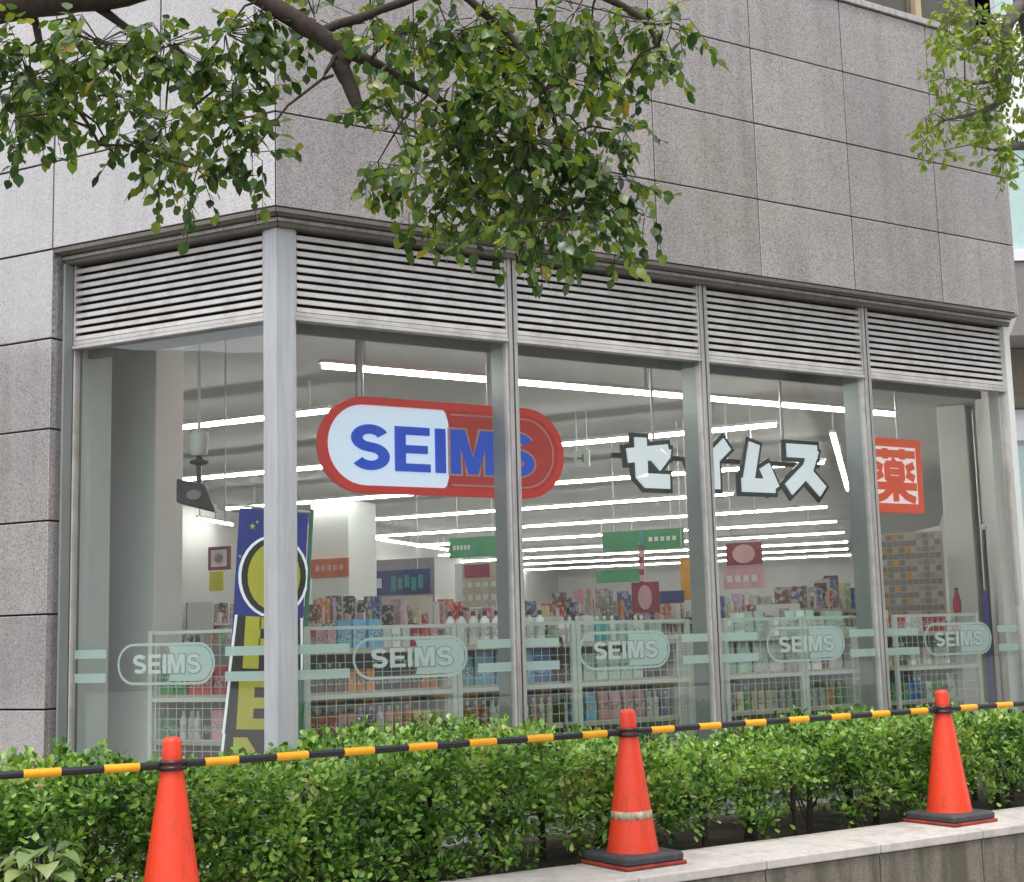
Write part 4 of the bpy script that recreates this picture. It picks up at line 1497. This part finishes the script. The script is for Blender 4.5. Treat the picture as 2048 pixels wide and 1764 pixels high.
# far wall shelves
Fb = Frame((22.6, 31.0, 0), Vector((.528, -.849, 0)), Vector((.849, .528, 0)))
shelf_unit(Fb, 0, 11, -.6, -.15, [-.6, -.2, .2], .55, 'long far shelf against the back wall')
goods(Fb, [(.1, 10.8, -.55, z, .2, .34, ['red', 'white', 'cream', 'grey', 'orange']) for z in (-.6, -.2, .2)], 'goods on the far shelf against the back wall')
Fl = Frame((3.6, 13.0, 0), Vector((.73, .68, 0)), Vector((-.68, .73, 0)))
shelf_unit(Fl, .2, 9.5, -.65, -.2, [-.5, -.1, .3], .62, 'tall shelf along the left wall')
goods(Fl, [(.25, 9.2, -.60, z, .2, .33, ['brown', 'cream', 'red', 'black', 'white']) for z in (-.5, -.1, .3)], 'goods on the tall shelf along the left wall')
t = thing('red_mascot_bottle', (7.0, 1.0, .0), 'small red bottle on a stand above the last rack, left of the blue banner', 'bottle')
t.name = 'red_display_bottle'
WLOC[t.name] = Vector((7.0, 1.0, .0))
mb = MB()
mb.lathe((7.02, 1.02, .0), [(.10, -1.3), (.10, -1.28), (.02, -1.24), (.02, .08), (.06, .10)], 12)
mb.build('stand', 'white', t)
mb = MB()
mb.lathe((7.02, 1.02, .102), [(.035, 0), (.038, .10), (.022, .17), (.014, .20)], 12)
mb.build('bottle', 'redcloth', t)
mb = MB()
mb.lathe((7.02, 1.02, .303), [(.017, 0), (.017, .025)], 10)
mb.build('cap', 'black', t)

# ------------------------------------------------------------------ neighbouring building at the right edge
nb = thing('neighbour_building', (24, 9, -1.6), 'white building with pale teal glazing past the right corner of the granite one', 'building')
F = Frame((20.2, 11.4, 0), Vector((.85, -.526, 0)), Vector((.526, .85, 0)))
def nbx(name, a0, a1, n0, n1, z0, z1, mat):
    mb = MB()
    mb.box(F, a0, a1, n0, n1, z0, z1)
    mb.build(name, mat, nb)
nbx('wall', .0, 9, .30, 8, -1.6, 18, 'bluewhite')
nbx('white_fascia', -.1, 9.1, .0, .29, 10.05, 12.8, 'bluewhite')
nbx('fascia_groove', -.1, 9.1, .1, .29, 9.90, 10.04, 'greybrown')
for i in range(5):
    nbx('teal_window', .05 + i * 1.8, 1.80 + i * 1.8, .12, .29, 7.72, 9.88, 'tealglass')
    nbx('upper_window', .05 + i * 1.8, 1.80 + i * 1.8, .12, .29, 12.9, 15.4, 'tealglass')
    nbx('shop_window', .10 + i * 1.8, 1.74 + i * 1.8, .20, .29, .6, 3.6, 'tealglass')
    nbx('mullion', i * 1.8 - .02, .04 + i * 1.8, .08, .29, 7.72, 9.88, 'bluewhite')
nbx('white_sill', -.1, 9.1, -.05, .29, 7.45, 7.70, 'bluewhite')
nbx('cladding', -.1, 9.1, .0, .29, 6.20, 7.43, 'greybrown')
nbx('canopy', -.3, 9.1, -1.6, .29, 5.55, 6.18, 'greybrown')
nbx('canopy_soffit', -.3, 9.1, -.3, .29, 4.35, 5.53, 'olive')
nbx('white_band', -.1, 9.1, .05, .29, 3.7, 4.33, 'bluewhite')

# ---- unseen buildings added to darken what the panes and polished stone reflect
def far_block(x, y, ang, wd, dp, ht, label, mat):
    t = thing('unseen_building', (x, y, -1.6), label, 'building')
    ca, sa = math.cos(R(ang)), math.sin(R(ang))
    F = Frame((x, y, 0), (ca, sa, 0), (-sa, ca, 0))
    mb = MB()
    mb.box(F, -wd / 2, wd / 2, 0, dp, -1.6, ht)
    mb.build('wall', mat, t)
    me = None
    n = int(wd / 3.2)
    for j in range(int((ht - 2) / 3.4)):
        for i in range(n):
            a0 = -wd / 2 + .7 + i * (wd - 1) / n
            if me is None:
                m = MB()
                m.box(Frame((0, 0, 0), (ca, sa, 0), (-sa, ca, 0)), 0, 2.1, -.06, .05, 0, 1.7)
                me = m.mesh('window', 'officeglass')
            o = bpy.data.objects.new('window', me)
            COL.objects.link(o)
            o.parent = t
            o.location = F(a0, 0, 2.2 + 3.4 * j) - Vector((x, y, -1.6))
far_block(34, -52, 214, 60, 16, 36, 'grey office block added out of view, seen only as a reflection in the panes', 'greybrown')
far_block(-44, 12, 78, 44, 14, 11.0, 'low grey building added out of view, seen only as a reflection in the polished stone', 'greybrown')

# ------------------------------------------------------------------ planter wall
pw = thing('planter_wall', (1.5, -2.3, -1.6), 'low stone planter wall with pale coping that carries the traffic cones', 'wall')
xj = [-4.72 + .767 * i for i in range(16)]
for i in range(15):
    if xj[i] > 7.0:
        break
    mb = MB()
    mb.box(FR, xj[i] + .003, xj[i + 1] - .003, -2.585 + rnd.uniform(-.002, .002), -2.065, -1.145, -1.10 + rnd.uniform(-.001, .001))
    mb.build('coping_stone', 'coping', pw, bevel=.006)
    mb = MB()
    mb.box(FR, xj[i] + .004, xj[i + 1] - .004, -2.570, -2.45, -1.6, -1.149)
    mb.build('facing_stone', 'wallstone', pw, bevel=.004)
mb = MB()
mb.box(FR, -4.71, 6.78, -2.44, -2.08, -1.6, -1.15)
mb.build('wall_core', 'joint', pw)

# ------------------------------------------------------------------ cones and striped bars
def cone_at(x, y, rz, tape, label):
    zb = -1.10
    t = thing('traffic_cone', (x, y, zb), label, 'traffic cone', 'orange traffic cones on the planter wall')
    mb = MB()
    mb.lathe((x, y, zb), [(.150, .022), (.142, .03), (.128, .055), (.121, .085), (.046, .600), (.040, .625), (.041, .645), (.037, .71), (.033, .724), (.020, .731)], 32)
    mb.build('cone_body', 'cone', t)
    cs, sn = math.cos(rz), math.sin(rz)
    F = Frame((x, y, 0), (cs, sn, 0), (-sn, cs, 0))
    mb = MB()
    mb.box(F, -.184, .184, -.184, .184, zb + .001, zb + .019)
    mb.build('base_flange', 'coneflange', t, bevel=.006)
    mb = MB()
    n = 32
    def sq(h, z, cut):
        return [F(a_, b_, z) for a_, b_ in ((-h + cut, -h), (h - cut, -h), (h, -h + cut), (h, h - cut), (h - cut, h), (-h + cut, h), (-h, h - cut), (-h, -h + cut))]
    rings = [sq(.176, zb + .021, .012), sq(.178, zb + .050, .012), sq(.163, zb + .062, .012)]
    vs = [p for r_ in rings for p in r_]
    fs = [(i * 8 + k_, i * 8 + (k_ + 1) % 8, i * 8 + 8 + (k_ + 1) % 8, i * 8 + 8 + k_) for i in range(2) for k_ in range(8)] + [tuple(range(8))[::-1], tuple(range(16, 24))]
    mb.add(vs, fs)
    mb.build('weight_base', 'conebase', t, bevel=.006)
    if tape:
        mb = MB()
        r = lambda z: .121 - (z - .085) * (.075 / .515) + .0016
        mb.lathe((x, y, zb), [(r(.215) - .001, .2149), (r(.215), .215), (r(.252), .252), (r(.252) - .001, .2521)], 32)
        mb.build('tape_band', 'tape', t)
    return t
CX = [-3.66, -1.406, .872, 3.085, 5.34]
CY = -2.24
labs = [None, 'left orange traffic cone, cut off by the lower edge of the photo', 'middle orange traffic cone with a worn silver tape band', 'right orange traffic cone, farthest along the pale coping', None]
for i in (1, 2, 3):
    cone_at(CX[i], CY, R(2), i == 2, labs[i])
def bar(x0, x1, z0, z1, label, nb_=7, off=.5):
    p0, p1 = Vector((x0, CY, z0)), Vector((x1, CY, z1))
    t = thing('cone_bar', (p0 + p1) / 2, label, 'barrier bar', 'black and yellow bars hung between the cones')
    d = p1 - p0
    e0, e1 = p0 + d.normalized() * .052, p1 - d.normalized() * .052
    mb = MB()
    mb.tube([e0, e1], .0155, 10)
    mb.build('bar', 'barblack', t)
    d = e1 - e0
    for i in range(nb_):
        c = (i + off) / nb_
        h = .23 / nb_
        mb = MB()
        mb.tube([e0 + d * (c - h), e0 + d * (c + h)], .0175, 10)
        mb.build('yellow_sleeve', 'baryellow', t)
    for p in (p0, p1):
        mb = MB()
        vs, fs = [], []
        n, m = 20, 6
        for i in range(n):
            for j in range(m):
                a_, b_ = 2 * PI * i / n, 2 * PI * j / m
                rr = .054 + .008 * math.cos(b_)
                vs.append((p.x + rr * math.cos(a_), p.y + rr * math.sin(a_), p.z + .010 * math.sin(b_) + (.012 if p is p1 else -.012)))
                fs.append((i * m + j, ((i + 1) % n) * m + j, ((i + 1) % n) * m + (j + 1) % m, i * m + (j + 1) % m))
        mb.add(vs, fs, True)
        mb.build('ring', 'barblack', t)
ZB = -.478
bar(CX[0], CX[1], ZB + .02, ZB - .002, 'leftmost black and yellow bar, running out of the photo past the left cone')
bar(CX[1], CX[2], ZB + .0, ZB + .0, 'black and yellow bar between the left and the middle cone')
bar(CX[2], CX[3], ZB + .0, ZB + .0, 'black and yellow bar between the middle and the right cone')
bar(CX[3], CX[4], ZB + .0, ZB + .0, 'rightmost black and yellow bar, beyond the right cone')

# ------------------------------------------------------------------ leaves
def leaf_template(kind):
    """unit leaf along +X, face up: (verts, faces)"""
    if kind == 'tree':
        w = .40
        v = [(0, 0, 0), (.28, w * .82, .05), (.30, 0, .0), (.30, -w * .8, .05), (.62, w * .82, .03), (.62, 0, -.02), (.62, -w * .82, .03), (1, 0, -.10)]
    elif kind == 'small':
        w = .22
        v = [(0, 0, 0), (.30, w * .8, .04), (.30, 0, .0), (.30, -w * .8, .04), (.65, w * .8, .02), (.65, 0, -.02), (.65, -w * .8, .02), (1, 0, -.06)]
    else:
        w = .34
        v = [(0, 0, 0), (.30, w * .62, .05), (.32, 0, .01), (.30, -w * .62, .05), (.72, w, .05), (.76, 0, .0), (.72, -w, .05), (1, 0, -.03)]
    f = [(0, 2, 1), (0, 3, 2), (1, 2, 5, 4), (2, 3, 6, 5), (4, 5, 7), (5, 6, 7)]
    return np.array(v, float), f
def leaf_mats(P, D, U, size):
    """4x4 matrices from base points, leaf directions, up hints and sizes"""
    D = D / np.linalg.norm(D, axis=1, keepdims=True)
    Y = np.cross(U, D)
    nrm = np.linalg.norm(Y, axis=1, keepdims=True)
    nrm[nrm < 1e-6] = 1
    Y = Y / nrm
    Z = np.cross(D, Y)
    A = np.zeros((len(P), 4, 4))
    A[:, :3, 0] = D * size[:, None]
    A[:, :3, 1] = Y * size[:, None]
    A[:, :3, 2] = Z * size[:, None]
    A[:, :3, 3] = P
    A[:, 3, 3] = 1
    return A
def leaves(A, kind, mat, parent, joined_name, n_single, pick):
    v, f = leaf_template(kind)
    idx = pick(A)[:n_single]
    sing = set(int(i) for i in idx)
    rest = np.array([i for i in range(len(A)) if i not in sing])
    vh = np.c_[v, np.ones(len(v))]
    V = np.einsum('nij,kj->nki', A[rest], vh)[:, :, :3].reshape(-1, 3)
    off = np.array(WLOC[parent.name])
    V = V - off
    nv = len(v)
    fv = np.array([i for q in f for i in q])
    ls = np.array([len(q) for q in f])
    LV = (fv[None] + np.arange(len(rest))[:, None] * nv).ravel()
    LT = np.tile(ls, len(rest))
    LS = np.r_[0, np.cumsum(LT)[:-1]]
    me = bpy.data.meshes.new(joined_name)
    me.vertices.add(len(V))
    me.vertices.foreach_set('co', V.ravel())
    me.loops.add(len(LV))
    me.loops.foreach_set('vertex_index', LV.astype(np.int32))
    me.polygons.add(len(LT))
    me.polygons.foreach_set('loop_start', LS.astype(np.int32))
    me.polygons.foreach_set('loop_total', LT.astype(np.int32))
    me.materials.append(MAT[mat])
    me.update(calc_edges=True)
    me.validate()
    o = bpy.data.objects.new(joined_name, me)
    COL.objects.link(o)
    o.parent = parent
    o['kind'] = 'stuff'
    lm = bpy.data.meshes.new('leaf')
    lm.from_pydata(v.tolist(), [], f)
    lm.materials.append(MAT[mat])
    for i in sing:
        q = bpy.data.objects.new('leaf', lm)
        COL.objects.link(q)
        q.parent = parent
        m = Matrix(A[i].tolist())
        m.translation = m.translation - Vector(off.tolist())
        q.matrix_local = m
    return o
RN = np.random.default_rng(11)
def in_frame(P):
    """points the street camera has in view"""
    Rm = np.array(ROWS)
    c = (P - CAM) @ Rm.T
    d = -c[:, 2]
    x, y = c[:, 0] / d * 2845, c[:, 1] / d * 2845
    return (d > 0) & (abs(x) < 1010) & (abs(y) < 870), d
def nearest_in_view(A):
    ok, d = in_frame(A[:, :3, 3] + A[:, :3, 0] * .5)
    size = np.linalg.norm(A[:, :3, 0], axis=1) / d
    size[~ok] = -1
    o = np.argsort(-size)
    return o[size[o] > 0]

# ---- hedge
hd = thing('hedge', (1.2, -1.68, -1.16), 'clipped evergreen hedge in the planter between the cones and the shop windows', 'hedge')
P, D, U, Sz = [], [], [], []
n_cl = 0
for x in np.arange(-4.3, 7.0, .105):
    hi = -.575 + .05 * math.sin(x * 2.1 + 1) + (.085 if x < -1.0 else .085 * max(0, (0 - x)) if x < 0 else 0) - (.03 if 1.0 < x < 3.2 else .035 if x >= 3.2 else 0)
    lo = -1.08 if x < .25 else -1.02
    for z in np.arange(lo, hi, .078):
        for y in (-2.03, -1.93, -1.81, -1.68, -1.54, -1.40, -1.26, -1.12):
            edge = y < -1.90 or y > -1.2 or z > hi - .1
            low = (z - lo) / (hi - lo)
            if not edge and RN.random() < .55:
                continue
            if low < .45 and RN.random() < (.54 if x > .1 else .22) + .18 * math.sin(x * 3.3):
                continue
            if RN.random() < .06:
                continue
            top_cut = .05 * (1 if y < -1.98 or y > -1.2 else 0)
            c_ = np.array((x, y, min(z, hi - top_cut))) + RN.normal(0, (.035, .03, .028))
            n_ = int(RN.integers(28, 46))
            dirs = RN.normal(0, 1, (n_, 3)) + np.array((0, -.25, .55))
            dirs /= np.linalg.norm(dirs, axis=1, keepdims=True)
            rad = RN.uniform(.012, .075, (n_, 1))
            P.append(c_ + dirs * rad)
            D.append(dirs + RN.normal(0, .35, (n_, 3)) + np.array((0, 0, .25)))
            U.append(dirs * .3 + np.array((0, -.2, 1.0)) + RN.normal(0, .25, (n_, 3)))
            Sz.append(RN.uniform(.026, .046, n_))
P, D, U, Sz = np.concatenate(P), np.concatenate(D), np.concatenate(U), np.concatenate(Sz)
leaves(leaf_mats(P, D, U, Sz), 'hedge', 'hedgeleaf', hd, 'foliage', 300, nearest_in_view)
for i in range(60):
    x = -4.2 + i * .185 + rnd.uniform(-.06, .06)
    y = rnd.uniform(-1.98, -1.3)
    mb = MB()
    top = Vector((x + rnd.uniform(-.08, .08), y + rnd.uniform(-.05, .05), -.68))
    md = Vector((x + rnd.uniform(-.03, .03), y, -.95))
    mb.tube([(x, y, -1.17), md, top], [.020, .015, .008], 6)
    for q in range(6):
        e = md + Vector((rnd.uniform(-.17, .17), rnd.uniform(-.12, .10), rnd.uniform(-.02, .26)))
        mb.tube([Vector((x, y, -1.12)).lerp(top, q * .14), e], [.007, .003], 5)
    mb.build('stem', 'stem', hd)

# ---- trees
def tree(root, limbs, clusters, kind, mat, lmat, size, per, reach, n_single, trunk, dens=1.8):
    mb = MB()
    tr = MB()
    tr.tube([p[:3] for p in trunk], [p[3] for p in trunk], 14)
    tr.build('trunk', mat, root)
    nodes = []
    for L in limbs:
        # smooth the limb a little with extra wobble points
        pts, rr = [], []
        for i in range(len(L) - 1):
            a_, b_ = np.array(L[i][:3]), np.array(L[i + 1][:3])
            for k_ in range(3):
                u = k_ / 3
                w_ = .012 * np.linalg.norm(b_ - a_)
                pts.append(a_ + (b_ - a_) * u + (RN.normal(0, w_, 3) if k_ else 0))
                rr.append((L[i][3] * (1 - u) + L[i + 1][3] * u) * (1 + RN.normal(0, .05)))
        pts.append(np.array(L[-1][:3])); rr.append(L[-1][3])
        m = MB()
        m.tube([tuple(p) for p in pts], rr, 10 if max(rr) > .02 else 6)
        m.build('limb', mat, root)
        nodes += pts[1:]
    nodes = np.array(nodes)
    P, D, U, Sz = [], [], [], []
    tw = MB()
    for (x, y, z, rx, rz, cnt) in clusters:
        c_ = np.array((x, y, z))
        nd = nodes[np.argmin(np.linalg.norm(nodes - c_ - np.array((0, 0, rz * .5)), axis=1))]
        mid = (nd + c_) / 2 + np.array((0, 0, .04))
        tw.tube([tuple(nd), tuple(mid), tuple(c_)], [.007, .005, .003], 5, False)
        for _ in range(max(1, round(cnt * dens / per))):
            o_ = RN.normal(0, .46, 3) * np.array((rx, rx * .9, rz))
            s_ = c_ + o_
            out = o_ / (np.linalg.norm(o_) + 1e-6)
            d_ = out * .7 + np.array((0, 0, -.55)) + RN.normal(0, .45, 3)
            d_ /= np.linalg.norm(d_)
            L_ = reach * RN.uniform(.7, 1.3)
            e_ = s_ + d_ * L_ + np.array((0, 0, -.25 * L_))
            tw.tube([tuple(c_ + o_ * .2), tuple(s_), tuple(e_)], [.0028, .002, .0012], 4, False)
            side = np.cross(d_, (0, 0, 1.0))
            side /= np.linalg.norm(side) + 1e-6
            for q in range(per):
                u = (q + .6) / per
                b_ = s_ + (e_ - s_) * u
                sg = 1 if q % 2 else -1
                dd = side * sg * .62 + d_ * .5 + np.array((0, 0, -.62)) + RN.normal(0, .28, 3)
                if q == per - 1:
                    dd = d_ + RN.normal(0, .2, 3)
                P.append(b_); D.append(dd)
                U.append(np.array((0, 0, 1.0)) + RN.normal(0, .45, 3))
                Sz.append(size * RN.uniform(.65, 1.15))
    tw.build('twig', mat, root)
    A = leaf_mats(np.array(P), np.array(D), np.array(U), np.array(Sz))
    leaves(A, kind, lmat, root, 'crown', n_single, nearest_in_view)
    return len(A)
t1 = thing('street_tree', (-3.15, -1.62, -1.16), 'street tree whose thick brown limb and drooping leafy branches hang across the upper left', 'tree')
tree(t1, [LIMB_1, LIMB_2, LIMB_3, LIMB_4, LIMB_5, LIMB_6, LIMB_7, LIMB_8, LIMB_9, LIMB_10, TWIG_1], [(a_, b_, c_ + (.10 if c_ < 1.75 else .02 if c_ < 2.0 else -.01), d_, e_, n_) for a_, b_, c_, d_, e_, n_ in [(*q_[:5], round(q_[5] * 1.4)) for q_ in TREE_A] + TREE_B], 'tree', 'bark', 'treeleaf', .062, 7, .15, 300,
     [(-3.15, -1.62, -1.18, .17), (-3.13, -1.58, -.6, .135), (-3.10, -1.50, .6, .125), (-3.02, -1.36, 1.7, .12), (-2.807, -1.178, 2.565, .105), (-2.75, -1.1, 3.4, .08), (-2.8, -1.0, 4.4, .05)])
t2 = thing('street_tree', (6.55, -1.28, -1.16), 'second street tree with finer yellow-green leaves at the upper right edge', 'tree')
tree(t2, [T2_A, T2_B, T2_C, T2_D], TREE_C, 'hedge', 'bark2', 'paleleaf', .056, 7, .11, 300,
     [(6.55, -1.28, -1.18, .20), (6.45, -1.32, -.3, .165)] + [tuple(p) for p in T2_TRUNK[1:]], 2.9)

# ---- broad-leaved plant at the lower left
pp = thing('potted_plant', (-1.92, -2.28, -1.10), 'pale broad leaved plant in a black pot at the lower left corner', 'plant')
mb = MB()
mb.lathe((-1.92, -2.28, -1.099), [(.085, 0), (.10, .10), (.115, .105), (.115, .13), (.10, .13), (.095, .11)], 20)
mb.build('pot', 'black', pp)
LP = []
for i in range(22):
    az = i * 2.4
    h = -.94 + .008 * i
    s_ = (-1.92, -2.28, -.98)
    m_ = (-1.92 + .05 * math.cos(az), -2.28 + .05 * math.sin(az), h)
    mb = MB()
    mb.tube([s_, m_], [.004, .003], 5)
    mb.build('stem', 'stem', pp)
    mb = MB()
    L_, wd = rnd.uniform(.09, .145), rnd.uniform(.040, .056)
    d_ = Vector((math.cos(az), math.sin(az), .15))
    sd = Vector((-math.sin(az), math.cos(az), 0))
    rows_ = [(0, .0, 0), (.2, .75, .012), (.45, 1.0, .014), (.7, .75, -.002), (.88, .35, -.02), (1.0, .0, -.04)]
    vs, fs = [], []
    for u, w_, dz in rows_:
        c_ = Vector(m_) + d_ * (u * L_) + Vector((0, 0, dz))
        vs += [c_ - sd * w_ * wd + Vector((0, 0, .012 * w_)), c_, c_ + sd * w_ * wd + Vector((0, 0, .012 * w_))]
    for k_ in range(5):
        for j in range(2):
            fs.append((k_ * 3 + j, k_ * 3 + j + 1, k_ * 3 + 4 + j, k_ * 3 + 3 + j))
    mb.add(vs, fs, True)
    mb.build('leaf', 'plantleaf', pp)
